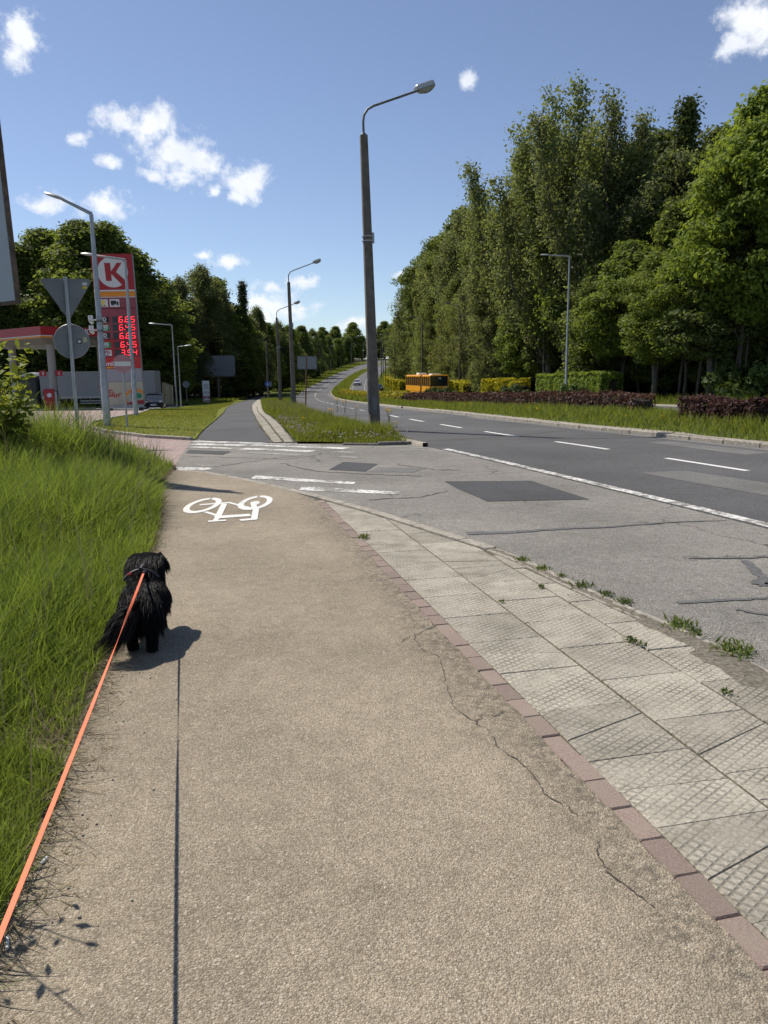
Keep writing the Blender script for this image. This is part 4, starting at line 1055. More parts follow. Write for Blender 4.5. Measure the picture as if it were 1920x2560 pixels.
for kd, sd in (('maple', 11), ('maple', 12), ('highmaple', 13), ('highmaple', 14), ('dense', 21), ('dense', 22), ('willow', 31), ('willow', 32), ('ash', 41), ('poplar', 51), ('poplar', 52), ('column', 61)):
    t, c = tree_proto(kd, sd)
    t.materials.append(M['bark_pale'] if kd in ('poplar', 'ash') else M['bark']); c.materials.append(LEAF[kd])
    PROTO.setdefault(kd, []).append((t, c))
tr = random.Random(99)
def tree(name, kd, x, y, h, label, group=None, wx=1.0, z=None):
    s = h/20.0
    t = empty(name, (x, y, (gz(x, y)+gbase(x, y) if z is None else z)-.15), tr.uniform(0, 6.28), label, 'tree', group)
    wf = wx*tr.uniform(.92, 1.15)*(1.0 if h > 14 else 1.25)
    t.scale = (s*wf, s*wf, s)
    tm, cmh = PROTO[kd][tr.randrange(len(PROTO[kd]))]
    o = link('trunk', tm, None, t); o2 = link('crown', cmh, None, t)
    return t
T = {
  'maple': [(21.5,47,16.1),(24.4,49,17.5),(20.6,49,10.8),(19.8,51,10.3),(19.2,55,10.5),(18.5,60,12.0),(17.8,65,11.7),(24.1,55,15.3),(21.9,60,14.7),(24.7,62,16.6),(18.6,73,13.8),(28.5,60,22.1),(17.6,80,12.2),(21.2,66,16.2),(15.0,84,14.9)],
  'poplar': [(17.2,72,26.6),(16.2,80,26.0),(19.2,68,24.4),(15.6,87,25.6),(15.4,96,25.0),(14.4,107,24.5),(16.8,78,25.1),(19.2,74,24.2),(15.5,85,23.4),(23.3,78,23.6)],
  'willow': [(11.8,120,27.5),(10.2,131,26.5),(8.8,142,25.0),(12.9,104,20.2),(14.3,93,18.1),(11.3,114,17.6),(8.9,128,17.1),(7.4,155,23.5),(13.2,98,13.4),(12.4,108,15.7)],
  'ash': [(28.3,84,26.8),(25.2,80,24.5),(32.8,80,25.5),(31.6,72,22.4),(27.2,76,22.6),(13.2,124,29.0),(9.4,148,27.0)],
  'column': [(28.8,78,27.9)],
  'far': [(6.9,165,23.5),(6.5,180,20.5),(6.2,205,15.5),(5.8,235,15.1),(6.4,270,15.3),(8.5,310,15.6),(9.5,190,17.0),(12.2,360,15.6),(9.0,250,17.0)],
  'ldense': [(-36.0,96,21.7),(-32.6,95,21.5),(-40.8,98,21.4),(-43.4,95,19.3),(-31.2,98,19.2),(-29.4,97,12.9),(-28.9,102,12.5),(-31.4,106,12.4),(-30.0,109,11.5),(-29.6,130,16.2),(-25.7,130,15.2),(-27.4,133,20.0),(-47.2,94,18.7),(-37.8,94,14.5),(-41.6,93,13.5),(-34.1,94,13.6)],
  'lwillow': [(-31.5,116,17.7),(-29.6,118,18.2),(-27.6,124,20.7),(-26.1,128,18.8),(-23.6,150,16.6),(-32.4,106,13.7)],
  'lcolumn': [(-23.4,134,19.7)],
  'lmix': [(-24.5,134,15.6),(-23.2,140,14.0),(-23.1,158,14.2),(-22.7,130,10.7),(-22.5,146,10.1),(-22.9,172,15.4),(-23.1,195,15.3),(-23.1,230,16.5),(-21.9,170,11.1),(-23.1,212,11.9),(-22.7,258,16.1),(-22.6,290,15.7),(-23.4,250,11.0),(-21.4,320,14.1),(-19.1,345,12.9),(-16.8,385,13.3),(-22.5,270,11.0)],
  'lend': [(-34,455,19),(-27,470,20),(8,490,20),(18,485,22),(27,480,21),(-2,455,12),(-15.9,440,21.3),(-20.0,420,13.4),(-11.2,450,14.1),(-5.6,470,17.1),(1.6,480,23.0),(-23.2,400,11.8),(11.1,470,25.0)]}
LBL = dict(maple=('broadleaf_tree', 'maple', 'bright green maple at the front of the wood on the right', 'maples of the right-hand wood'), poplar=('poplar_tree', 'poplar', 'tall loose grey-green poplar rising in the wood on the right', 'poplars of the right-hand wood'),
    willow=('willow_tree', 'willow', 'grey-green spreading tree of the wood beyond the yellow bus', 'spreading trees beyond the bus'), ash=('ash_tree', 'ash', 'light green tree standing behind the front row of the right-hand wood', 'light trees behind the right-hand wood'),
    column=('column_poplar', 'column', 'narrow dark columnar poplar sticking up above the right-hand wood', None), far=('roadside_tree', 'dense', 'roadside tree right of the far carriageway climbing the hill', 'trees right of the hill road'),
    ldense=('broadleaf_tree', 'dense', 'dense dark tree of the wood behind the filling station', 'trees behind the filling station'), lwillow=('willow_tree', 'willow', 'rounded pale grey-green tree left of the far cycle path', 'rounded pale trees on the left'),
    lcolumn=('column_poplar', 'column', 'slim pointed tree above the wood behind the dark billboard', None), lmix=('roadside_tree', 'dense', 'tree of the wooded bank left of the road up the hill', 'trees left of the hill road'), lend=('hilltop_tree', 'dense', 'distant tree at the top of the hill where the road goes out of sight', 'trees at the top of the hill'))
ORD = ['first', 'second', 'third', 'fourth', 'fifth', 'sixth', 'seventh', 'eighth', 'ninth', 'tenth', 'eleventh', 'twelfth', 'thirteenth', 'fourteenth', 'fifteenth', 'sixteenth', 'seventeenth', 'eighteenth']
PLUR = dict(maple='bright green trees fronting the right-hand wood', poplar='tall loose poplars in the right-hand wood', willow='grey-green spreading trees beyond the yellow bus', ash='light green trees behind the right-hand wood front',
    far='trees right of the hill road', ldense='dense dark trees behind the filling station', lwillow='rounded pale trees of the left wood', lmix='trees on the bank left of the hill road', lend='distant trees at the top of the hill')
for k, lst in T.items():
    nm, kd, lab, grp = LBL[k]
    lst = sorted(lst, key=lambda q: q[0]/q[1])
    for i, (x, y, h) in enumerate(lst):
        kk = kd
        if k == 'lmix': kk = ('dense', 'maple', 'willow')[i % 3]
        if k == 'far': kk = ('dense', 'willow', 'ash')[i % 3]
        l, g = (ORD[i]+' from the left of the '+PLUR[k], grp) if k in PLUR else (lab, grp)
        if k == 'maple' and y < 66: kk = 'highmaple'
        if k == 'maple' and i % 4 == 2: kk = 'ash'
        if k == 'maple' and i % 4 == 3 and y > 52: kk = 'dense'
        tree(nm, kk, x, y, h, l, g, wx=(.85 if k in ('far', 'willow') else 1.3 if k in ('ldense', 'lend') else .88 if kk == 'highmaple' else 1.0))
# more of the wood behind the rows one can tell apart, and its undergrowth
for i in range(26):
    y = 50+i*5.2+tr.uniform(-2, 2); x = fl(y)+6.6+tr.uniform(17, 30)
    tree('wood_tree', ('maple', 'dense', 'ash')[i % 3], x, y, tr.uniform(15, 20), 'tree deep in the right-hand wood, mostly hidden by the front rows', 'inner trees of the right-hand wood', 1.2)
for i in range(14):
    y = 112+i*3+tr.uniform(-2, 2); x = -34-tr.uniform(0, 16)
    tree('wood_tree', ('dense', 'willow')[i % 2], x, y, tr.uniform(13, 18), 'tree deep in the wood left of the far cycle path', 'inner trees of the left wood', 1.3)
for i in range(10):
    y = 200+i*22; x = dx(y)-22-tr.uniform(0, 12)
    tree('wood_tree', ('dense', 'maple')[i % 2], x, y, tr.uniform(13, 17), 'tree deep in the wooded bank beside the hill road', 'inner trees of the hill bank', 1.3)
# slim bare trunks at the lit edge of the right-hand wood
def slim(x, y, h, lean, lab):
    t = empty('slim_tree', (x, y, gz(x, y)+gbase(x, y)-.1), tr.uniform(0, 6), lab, 'tree', 'slim trunks at the edge of the wood')
    m = MB(); a = tr.uniform(0, 6.28)
    pts = [Vector((math.cos(a)*lean*k/4*h*.1+tr.uniform(-.08, .08), math.sin(a)*lean*k/4*h*.1+tr.uniform(-.08, .08), h*k/4)) for k in range(5)]
    m.tube(pts, [.1, .09, .078, .06, .04], 7)
    for k in range(5):
        p = pts[2+k % 3]; q = p+Vector((tr.uniform(-1, 1), tr.uniform(-1, 1), tr.uniform(.4, 1.2))); m.tube([p, q], [.03, .01], 4, False)
    m.build('trunk', M['bark_pale'], t, smooth=True)
    C_ = np.array([pts[4]+Vector((tr.gauss(0, 1), tr.gauss(0, 1), tr.gauss(.5, .8))) for _ in range(900)]); N_ = rng.normal(size=(900, 3))+np.array([0, 0, .5])
    V, F = leaf_quads(C_, N_, .26, int(x*100)); link('crown', np_mesh('slim_crown', V, F, False, rng.random(len(F))), LEAF['maple'], t)
SL = [1545, 1630, 1690, 1735, 1780, 1825, 1595, 1660, 1360, 1410, 1235, 1760, 1860]
for i, (px, yy_, h) in enumerate([(1545, 62, 7), (1630, 58, 6.5), (1690, 55, 7), (1735, 53, 6.5), (1780, 52, 6), (1825, 49, 6.5), (1595, 60, 7), (1660, 60, 7), (1360, 76, 7), (1410, 72, 8), (1235, 98, 8), (1760, 56, 7), (1860, 50, 6)]):
    slim((px-960)/1922*yy_+.05, yy_, h, tr.uniform(.3, 1.4), ORD[sorted(SL).index(px)]+' from the left of the slim trunks at the edge of the right-hand wood')
# undergrowth shrubs
def shrub_proto(seed, n=2600, ls=.13):
    r = np.random.default_rng(seed); cs = r.normal(size=(26, 3))*np.array([.55, .55, .3])+np.array([0, 0, .75])
    k = r.integers(0, 26, n); g = r.normal(size=(n, 3)); g /= np.linalg.norm(g, axis=1, keepdims=True)
    C_ = cs[k]+g*(.35*(r.random(n)**.4))[:, None]; C_[:, 2] = np.abs(C_[:, 2])
    V, F = leaf_quads(C_, g+r.normal(size=(n, 3))*.4+np.array([0, 0, .4]), ls, seed)
    st = MB()
    for c in cs[:9]: st.tube([(0, 0, -.1), (c[0]*.4, c[1]*.4, c[2]*.5), tuple(c)], [.03, .02, .008], 4, False)
    me = bpy.data.meshes.new('shrub_stems'); me.from_pydata(st.v, [], st.f)
    return np_mesh('shrub_leaves', V, F, False, r.random(n)), me
SH = [shrub_proto(70+i) for i in range(3)]
M['shrubleaf'] = leafm('undergrowth_leaf', (.035, .06, .012), (.09, .13, .03), .3)
for a, b in SH: a.materials.append(M['shrubleaf']); b.materials.append(M['bark'])
def shrub(x, y, sc, label, group, sz=1.0, z=None):
    t = empty('shrub', (x, y, gz(x, y)+gbase(x, y)-.08 if z is None else z), tr.uniform(0, 6), label, 'shrub', group); t.scale = (sc, sc, sc*sz)
    a, b = SH[tr.randrange(3)]; link('leaves', a, None, t); link('stem', b, None, t)
    return t
for i in range(44):
    y = 40+i*3.2+tr.uniform(-1, 1); x = fl(y)+6.6+tr.uniform(5.5, 13)
    shrub(x, y, tr.uniform(1.0, 2.3), 'dark undergrowth bush between the trunks of the right-hand wood', 'undergrowth of the right-hand wood')
for i in range(26):
    y = 50+i*4.5+tr.uniform(-1, 1); x = fl(y)+6.6+tr.uniform(16, 26)
    shrub(x, y, tr.uniform(3, 4.6), 'tall dark thicket deep inside the right-hand wood', 'thickets inside the right-hand wood', .9)
for i in range(15):
    x = -50+i*1.55; y = 92.5+tr.uniform(-1, 3)
    shrub(x, y, tr.uniform(1.6, 3.2), 'dark bush at the foot of the wood behind the filling station', 'bushes behind the filling station')
for i in range(18):
    y = 122+i*4; x = min(pathL(y)-3-tr.uniform(0, 4), dx(y)-12)
    shrub(x, y, tr.uniform(1.6, 3.0), 'dark bush beside the far cycle path at the edge of the wood', 'bushes along the far cycle path')
for i in range(22):
    y = 185+i*10; x = dx(y)-12-tr.uniform(0, 3)
    shrub(x, y, tr.uniform(2, 4), 'bush at the foot of the wooded bank beside the hill road', 'bushes along the hill road')

# ------------------------------------------------------------------ hedges
def hedge(name, line, w, h, mat, n, ls, label, cat='hedge', group=None, lump=.12, top_var=.08, z0=.09, group2=None):
    o = line[0]; t = empty(name, (o[0], o[1], gz(*o)+z0), 0, label, cat, group)
    pts = [Vector((p[0]-o[0], p[1]-o[1])) for p in line]
    L = [0]
    for a, b in zip(pts, pts[1:]): L.append(L[-1]+(b-a).length)
    def at(s):
        i = max(0, min(len(pts)-2, bisect.bisect_right(L, s)-1)); f = (s-L[i])/(L[i+1]-L[i])
        p = pts[i].lerp(pts[i+1], f); d = (pts[i+1]-pts[i]).normalized(); return p, Vector((-d.y, d.x)), gz(o[0]+p.x, o[1]+p.y)-gz(*o)
    core = MB(); k = max(2, int(L[-1]/.8)); ring = []
    for i in range(k+1):
        p, nn, zz = at(min(L[-1]*i/k, L[-1]-1e-4)); e = .45 if i in (0, k) else 1
        for (u, v) in ((-.36, 0), (-.36, .8), (.36, .8), (.36, 0)):
            q = p+nn*(u*w*e); ring.append((q.x, q.y, zz+v*h*(.88 if e < 1 else 1)))
    core.add(ring, [(4*i+j, 4*i+(j+1) % 4, 4*i+4+(j+1) % 4, 4*i+4+j) for i in range(k) for j in range(4)]+[(0, 1, 2, 3), (4*k+3, 4*k+2, 4*k+1, 4*k)])
    core.build('branches', M['twig'], t)
    C_, N_ = [], []; rr = np.random.default_rng(int(L[-1]*100)+n)
    S_ = rr.random(n)*L[-1]; U_ = rr.random(n)
    for s, u in zip(S_, U_):
        p, nn, zz = at(min(s, L[-1]-1e-4))
        wob = 1+lump*math.sin(s*3.1+u*2)+lump*.6*math.sin(s*7.7)
        per = 2*h+w; q = u*per; end = min(1, (min(s, L[-1]-s)+.12)/.35); hh = h*(1+top_var*math.sin(s*2.3)+top_var*.7*math.sin(s*5.9))*(.75+.25*end)
        dep = abs(rr.normal())*.06
        if q < h: a, z_, no = -w/2*wob*end+dep, hh*q/h, -nn
        elif q < h+w: a, z_, no = ((q-h)/w-.5)*w*wob*end, hh-dep+abs(rr.normal())*.03, None
        else: a, z_, no = w/2*wob*end-dep, hh*(q-h-w)/h, nn
        if z_ > hh*.85 and no is not None: a *= .92
        c = p+nn*a; C_.append((c.x, c.y, zz+z_))
        N_.append((no.x, no.y, .35) if no is not None else (0, 0, 1))
    C_ = np.array(C_); N_ = np.array(N_)*.7+rr.normal(size=(n, 3))*.6
    V, F = leaf_quads(C_, N_, ls, n, 1.4)
    cv = .5+.5*np.sin(S_*2.1)*np.sin(S_*.7+1)
    link('foliage', np_mesh(name+'_foliage', V, F, False, np.clip(.35*cv+.65*rr.random(n), 0, 1)), mat, t)
    return t
M['barberry'] = leafm('barberry_leaf', (.05, .025, .018), (.14, .075, .055), .24, .5, tc=(.2, .08, .04))
M['privet'] = leafm('privet_leaf', (.15, .21, .035), (.28, .36, .07), .4, .45, rnd=0)
M['golden'] = leafm('golden_leaf', (.26, .27, .018), (.6, .52, .03), .3, .5, tc=(.6, .5, .03))
M['bushgreen'] = leafm('bush_leaf', (.055, .095, .014), (.14, .2, .035), .32, .45)
hedge('barberry_hedge', [(9.55, 24.1), (9.95, 22.3), (10.4, 20.6)], 1.0, .8, M['barberry'], 5800, .08, 'dark purple clipped hedge on the median, right of the gap', z0=-.06)
hedge('barberry_hedge', [(2.4, 70), (5.0, 55), (6.9, 43), (7.9, 37.5), (8.9, 33.4), (10.1, 29.5)], 1.0, .86, M['barberry'], 22000, .09, 'long dark purple hedge on the median, left of the gap', z0=-.06)
hedge('leafy_bush', [(10.7, 20.1), (11.3, 18.7)], 1.2, .92, M['bushgreen'], 2600, .1, 'bright green bush at the right edge beside the purple hedge', 'bush')
hedge('golden_hedge', [(-6.9, 140), (-4.8, 126), (-2.4, 110), (.2, 90), (2.2, 72)], 1.4, .72, M['golden'], 10000, .17, 'low golden yellow hedge running along the median to the bend', lump=.3, top_var=.2)
hedge('privet_hedge', [(14.2, 68.0), (15.7, 63.0), (17.2, 58.0)], 1.9, 2.15, M['privet'], 24000, .16, 'tall clipped green hedge behind the steel lamp post', z0=.05, lump=.035, top_var=.03)
hedge('golden_bush', [(11.3, 82), (12.2, 80.5)], 1.9, 1.75, M['golden'], 2200, .15, 'rounded golden bush, leftmost of the pair in front of the wood', 'bush', z0=.05, lump=.3, top_var=.16)
hedge('golden_bush', [(12.45, 80), (14.2, 77.0)], 1.9, 1.8, M['golden'], 3200, .15, 'wider golden bush beside the clipped green hedge', 'bush', z0=.05, lump=.3, top_var=.16)
hedge('golden_bush', [(9.0, 102), (11.2, 98)], 2.0, 2.0, M['golden'], 2400, .19, 'golden green bush just right of the yellow bus', 'bush', z0=.05)
for i, (x, y) in enumerate([(3.0, 150), (2.6, 160), (2.0, 172), (1.6, 186), (1.6, 205)]):
    hedge('golden_bush', [(x, y), (x+1.6, y-2.5)], 2.4, 2.2, M['golden'], 1500, .3, 'golden bush on the verge right of the hill road', 'bush', 'golden bushes beside the hill road', z0=.05)
for i, (x, y) in enumerate([(7.6, 46), (4.9, 62), (9.2, 36.6), (4.2, 66)]):
    shrub(x, y, .8, 'green self-sown bush growing through the purple hedge', 'green bushes in the purple hedge', 1.1, gz(x, y)+.1)
# leafy shrub on the bank at the left edge of the picture
t = empty('elder_shrub', (-5.55, 10.8, bank(-5.55, 10.8)), 0, 'sunlit leafy shrub on the bank at the left edge', 'shrub')
r = np.random.default_rng(8); m = MB(); C_, N_ = [], []
for k in range(34):
    a = r.random()*6.28; hh = .75+r.random()*1.0; rad = .2+.55*r.random()
    tip = Vector((math.cos(a)*rad, math.sin(a)*rad, hh)); m.tube([(0, 0, 0), (tip.x*.3, tip.y*.3, hh*.6), tip], [.014, .009, .004], 4, False)
    for j in range(46):
        u = .45+.6*r.random(); p = np.array(tip)*np.array([u, u, u*.6+.4*u*u])+r.normal(size=3)*.09
        C_.append(p); N_.append(r.normal(size=3)*.5+np.array([0, 0, .9]))
m.build('stem', M['bark'], t)
V, F = leaf_quads(np.array(C_), np.array(N_), .085, 5, 1.8)
M['elder'] = leafm('elder_leaf', (.12, .17, .025), (.26, .3, .05), .42, .35, rnd=0)
link('leaves', np_mesh('elder_leaves', V, F, False, r.random(len(F))), M['elder'], t)
t = empty('reed_clump', (-5.3, 11.8, bank(-5.3, 11.8)), 0, 'tall arching grass clump beneath the leafy shrub at the left', 'grass clump')
P = rng.normal(0, .42, (2600, 2)); h = .55+.7*rng.random(2600)
V, F, A = blades(P, np.zeros(2600), h, .008+.005*rng.random(2600), h*.75, .7, 4)
link('blades', np_mesh('reed_blades', V, F, False, A), M['grass'], t)

# tall weed just left of the frame: its leaves throw the small shadows at the lower left of the path
t = empty('tall_weed', (-1.72, 2.4, bank(-1.72, 2.4)), 0, 'tall leafy weed on the bank, only its leaf shadows reach the path', 'weed')
r = np.random.default_rng(31); m = MB(); C_, N_ = [], []
for k in range(5):
    tip = Vector((.1+.3*r.random(), -.25+.35*r.random(), .75+.3*r.random()))
    m.tube([(0, 0, 0), (tip.x*.3, tip.y*.3, tip.z*.6), tip], [.006, .004, .002], 5, False)
    for j in range(7):
        u = .55+.45*r.random(); C_.append(np.array((tip.x*u, tip.y*u, tip.z*u))+r.normal(size=3)*.05); N_.append(r.normal(size=3)*.5+np.array([0, 0, 1]))
m.build('stem', M['stem'], t)
V, F = leaf_quads(np.array(C_), np.array(N_), .028, 7, 1.8)
link('leaves', np_mesh('weed_leaves', V, F, False, r.random(len(F))), M['weed'], t)

# ------------------------------------------------------------------ lamp posts
def aim(vx, vy): return math.atan2(vy, vx)
def concrete_lamp(x, y, H, arm, dirv, label, group=None, lean=0.0, n=8, detail=True):
    """local x points along the arm"""
    t = empty('concrete_lamp_post', (x, y, gz(x, y)-.02), aim(*dirv), label, 'lamp post', group)
    m = MB(); r0, r1 = .165, .105
    prof = []
    for k in range(6):
        f = k/5; r = r0+(r1-r0)*f
        prof.append([( (r*.95)*c, r*s_, H*f) for c, s_ in ((1, .55), (.55, 1), (-.55, 1), (-1, .55), (-1, -.55), (-.55, -1), (.55, -1), (1, -.55))])
    vs = [p for ring in prof for p in ring]
    m.add(vs, [(i*8+k, i*8+(k+1) % 8, (i+1)*8+(k+1) % 8, (i+1)*8+k) for i in range(5) for k in range(8)]+[tuple(range(40, 48))])
    m.build('pole', M['concrete'], t)
    a = MB(); a.tube([(0, 0, H-.05), (0, 0, H+.35), (.03, 0, H+.52), (.14, 0, H+.68), (.32, 0, H+.78), (.6, 0, H+.88), (arm, 0, H+.88+(arm-.6)*.36)], .033, 8)
    a.tube([(0, 0, H-.02), (0, 0, H+.06)], [.1, .055], 8)
    a.build('bracket_arm', M['steel_dark'], t, smooth=True, ang=40)
    hd = empty('x', (0, 0, 0)); bpy.data.objects.remove(hd)
    e = Vector((arm, 0, H+.88+(arm-.6)*.36)); Mx = Matrix.Translation(e) @ Matrix.Rotation(-math.atan(.36), 4, 'Y')
    h = MB(); h.box(-.05, .52, -.13, .13, .0, .13, Mx, .03)
    hh = h.build('lamp_head', M['lamphead'], t)
    g = MB(); ring = []
    for k in range(7):
        f = k/6; xx = .02+.5*f; dd = .14*math.sin(math.pi*(.12+.8*f))**.7
        ring.append([(xx, -.115, -.003), (xx, -.08, -dd*.8), (xx, 0, -dd), (xx, .08, -dd*.8), (xx, .115, -.003)])
    vs = [Mx @ Vector(p) for rg in ring for p in rg]
    g.add(vs, [(5*i+k, 5*i+k+1, 5*i+5+k+1, 5*i+5+k) for i in range(6) for k in range(4)]+[(0, 1, 2, 3, 4), (34, 33, 32, 31, 30)])
    g.build('diffuser', M['lampglass'], hh, smooth=True, ang=50)
    if detail:
        b = MB()
        for zz in (H*.655, H*.67): b.tube([(0, 0, zz), (0, 0, zz+.03)], .165, 10)
        b.box(.13, .19, -.04, .04, H*.65, H*.685); b.build('strap', M['steel'], t)
        c = MB(); c.box(-.19, -.13, -.1, .0, .55, 1.25, None, .01); c.box(-.1, .05, -.18, -.14, .5, 1.0, None, .01); c.build('cable_cover', M['steel_dark'], t)
        d = MB(); d.tube([(-.16, -.02, 1.25), (-.14, -.02, 2.2)], .015, 6); d.build('cable_pipe', M['steel_dark'], t)
    t.rotation_euler = (0, 0, aim(*dirv))
    if lean:
        t.rotation_euler = Euler((0, 0, aim(*dirv))).to_matrix().to_euler()
        t.matrix_world = Matrix.Translation((x, y, gz(x, y)-.02)) @ Matrix.Rotation(lean, 4, 'Y') @ Matrix.Rotation(aim(*dirv), 4, 'Z')
    return t
ra = (.96, .28)
concrete_lamp(-.24, 22.9, 8.2, 1.62, ra, 'tall weathered concrete lamp post standing in the grass island in the middle', None, R(-1.25))
concrete_lamp(-6.15, 54, 8.45, 1.75, (.97, .2), 'second concrete lamp post along the road, behind the tall middle one', None, R(-.6))
concrete_lamp(-9.7, 74, 8.0, 1.75, (.97, .2), 'third concrete lamp post, smaller, left of the second', None, R(-.6))
def slim_pole(x, y, H, label, group, r=.13, arm=None):
    t = empty('street_pole', (x, y, gz(x, y)), 0, label, 'lamp post', group)
    m = MB(); m.tube([(0, 0, -.1), (0, 0, H)], [r, r*.65], 8); m.build('pole', M['concrete'], t, smooth=True, ang=60)
    if arm:
        a = MB(); a.tube([(0, 0, H-.1), (0, 0, H+.4), (arm*.15, 0, H+.75), (arm, 0, H+1.1)], .045, 6); a.box(arm-.05, arm+.55, -.13, .13, H+1.08, H+1.24, None, .02); a.build('bracket_arm', M['steel_dark'], t)
    return t
slim_pole(-12.0, 92, 8.0, 'plain concrete pole left of the three concrete lamp posts', None)
slim_pole(-15.4, 105, 7.9, 'concrete pole carrying the round blue sign', None)
slim_pole(-14.0, 122, 8.0, 'far concrete pole between the lamp posts and the wood', None)
for (x, y) in ((-20.2, 255), (-19.6, 300), (-17.8, 342), (-14.6, 375), (-9.6, 402)):
    slim_pole(x, y, 9.2, 'distant lamp pole on the left verge of the road up the hill', 'lamp poles left of the hill road', .2, 1.8)
for (x, y) in ((2.6, 157), (.9, 204), (-.2, 237), (.4, 273)):
    slim_pole(x, y, 10.5, 'dark lamp pole on the right verge of the road up the hill', 'lamp poles right of the hill road', .17, -1.8)
slim_pole(10.35, 104, 11.2, 'concrete pole just right of the yellow bus', None, .16, -1.8)
slim_pole(6.4, 124, 11.2, 'concrete pole rising behind the yellow bus', None, .16, -1.8)
def steel_lamp(x, y, H, arm, rise, dirv, label, group=None, r=.085, style='flat', cams=False):
    t = empty('steel_lamp_post', (x, y, gz(x, y)), aim(*dirv), label, 'lamp post', group)
    m = MB(); m.tube([(0, 0, 0), (0, 0, 1.6), (0, 0, 1.65), (0, 0, H)], [r, r*.97, r*.85, r*.5], 12); m.build('pole', M['steel'], t, smooth=True, ang=40)
    b = MB(); b.box(-.2, .2, -.2, .2, -.1, .035, None, .01)
    for sx in (-.15, .15):
        for sy in (-.15, .15): b.tube([(sx, sy, .03), (sx, sy, .1)], .02, 6)
    b.build('base_plate', M['steel_dark'], t)
    a = MB(); a.tube([(0, 0, H-.12), (0, 0, H+.02), (arm, 0, H+rise)], [r*.55, r*.5, r*.36], 8); a.build('bracket_arm', M['steel'], t, smooth=True, ang=50)
    h = MB(); d = Vector((arm, 0, rise)).normalized(); ang = -math.atan2(rise, arm)
    Mx = Matrix.Translation((arm, 0, H+rise)) @ Matrix.Rotation(ang*.7, 4, 'Y')
    ring = []
    for k in range(8):
        f = k/7; w = .15*math.sin(math.pi*(.1+.85*f))**.5; tt = .085*math.sin(math.pi*(.1+.8*f))**.6
        ring.append([Mx @ Vector((-.08+.68*f, w*math.cos(q), tt*math.sin(q)*(1.0 if math.sin(q) > 0 else .55))) for q in [2*math.pi*i/10 for i in range(10)]])
    h.add([p for rg in ring for p in rg], [(10*i+k, 10*i+(k+1) % 10, 10*i+10+(k+1) % 10, 10*i+10+k) for i in range(7) for k in range(10)]+[tuple(range(9, -1, -1)), tuple(range(70, 80))])
    hh = h.build('lamp_head', M['lamphead'], t, smooth=True, ang=60)
    if cams:
        
        for q in (3.55, 3.22): s = MB(); s.tube([(0, 0, q), (0, 0, q+.08)], .1, 10); s.build('mount', M['steel_dark'], t)
        for zz in (3.62, 3.28):
            c = MB(); c.tube([(.05, 0, zz), (.3, 0, zz+.02)], .03, 6); c.tube([(.3, 0, zz+.0), (.3, 0, zz+.16)], .08, 10); c.tube([(.3, 0, zz-.02), (.3, -.12, zz-.08)], [.075, .055], 10)
            c.build('floodlight', M['plastic_white'], t, smooth=True, ang=45)
    return t
steel_lamp(-9.62, 27, 7.05, .95, .5, (-1, .05), 'nearest tall steel lamp post in front of the red price sign', None, .13, cams=True)
steel_lamp(-12.1, 38, 7.35, 1.55, .28, (-1, .1), 'shorter steel lamp post right of the first, overlapping the price sign', None, .115)
steel_lamp(-18.55, 70, 7.3, 1.5, .15, (-1, .1), 'steel lamp post beyond the lawn behind the banner frames', None, .085)
steel_lamp(-20.75, 80, 6.1, .8, .1, (1, .1), 'farther steel lamp post with its head turned right, beyond the banner frames', None, .075)
steel_lamp(14.4, 61, 11.0, 1.6, .13, (-1, .05), 'tall slim steel lamp post before the clipped hedge on the right', None, .12)

# ------------------------------------------------------------------ signs
def rtri(r, z0, z1, hw):
    """rounded triangle pointing down, (x,z)"""
    pts = []
    for (cx, cz, a0, a1) in ((-hw+r, z1-r, 90, 215), (0, z0+r*1.6, 215, 325), (hw-r, z1-r, -35, 90)):
        for k in range(6):
            a = R(a0+(a1-a0)*k/5); pts.append((cx+r*math.cos(a), cz+r*math.sin(a)))
    return pts
t = empty('give_way_sign', (-7.5, 19.0, -.02), R(16), 'grey back of a triangular and a round traffic sign on one post', 'traffic sign')
m = MB(); m.tube([(0, 0, 0), (0, 0, 4.02)], .042, 12); m.build('post', M['steel'], t, smooth=True, ang=40)
m = MB(); m.prism(rtri(.06, 3.02, 3.98, .56), .05, .062, 'y'); m.build('triangle_plate', M['signback'], t)
m = MB(); m.prism(disc(.02, 2.52, .395, 36), .05, .062, 'y'); m.build('round_plate', M['signback'], t)
rim = MB(); rim.tube([(.02+.4*math.cos(a), .052, 2.52+.4*math.sin(a)) for a in np.linspace(0, 2*math.pi, 40)], .009, 6, False); rim.build('rim', M['steel'], t)
for z in (3.15, 2.9, 2.2):
    m = MB(); m.tube([(0, 0, z), (0, 0, z+.05)], .052, 10); m.box(-.05, .05, .03, .05, z, z+.05); m.build('clamp', M['steel'], t)
m = MB(); m.prism([(.36, 3.83), (.47, 3.84), (.47, 3.9), (.36, 3.89)], .047, .049, 'y'); m.build('sticker', M['plastic_white'], t)
m = MB(); m.prism([(.36, 3.75), (.46, 3.76), (.46, 3.81), (.36, 3.8)], .047, .049, 'y'); m.build('sticker', M['yellow'], t)
m = MB(); m.prism([(.14, 2.46), (.24, 2.46), (.24, 2.57), (.14, 2.57)], .047, .049, 'y'); k = m.build('sticker', M['black'], t)
m = MB(); m.prism(disc(.19, 2.515, .038, 14), .0455, .0465, 'y'); m.build('print', M['plastic_white'], k)
m = MB(); m.prism([(.28, 2.5), (.37, 2.5), (.37, 2.62), (.28, 2.62)], .047, .049, 'y'); m.build('sticker', plain('faded_sticker', (.5, .5, .3), .7), t)
m = MB(); m.tube([(0, 0, -.6), (.03, .02, .3), (.015, -.02, .72)], [.022, .02, .014], 6)
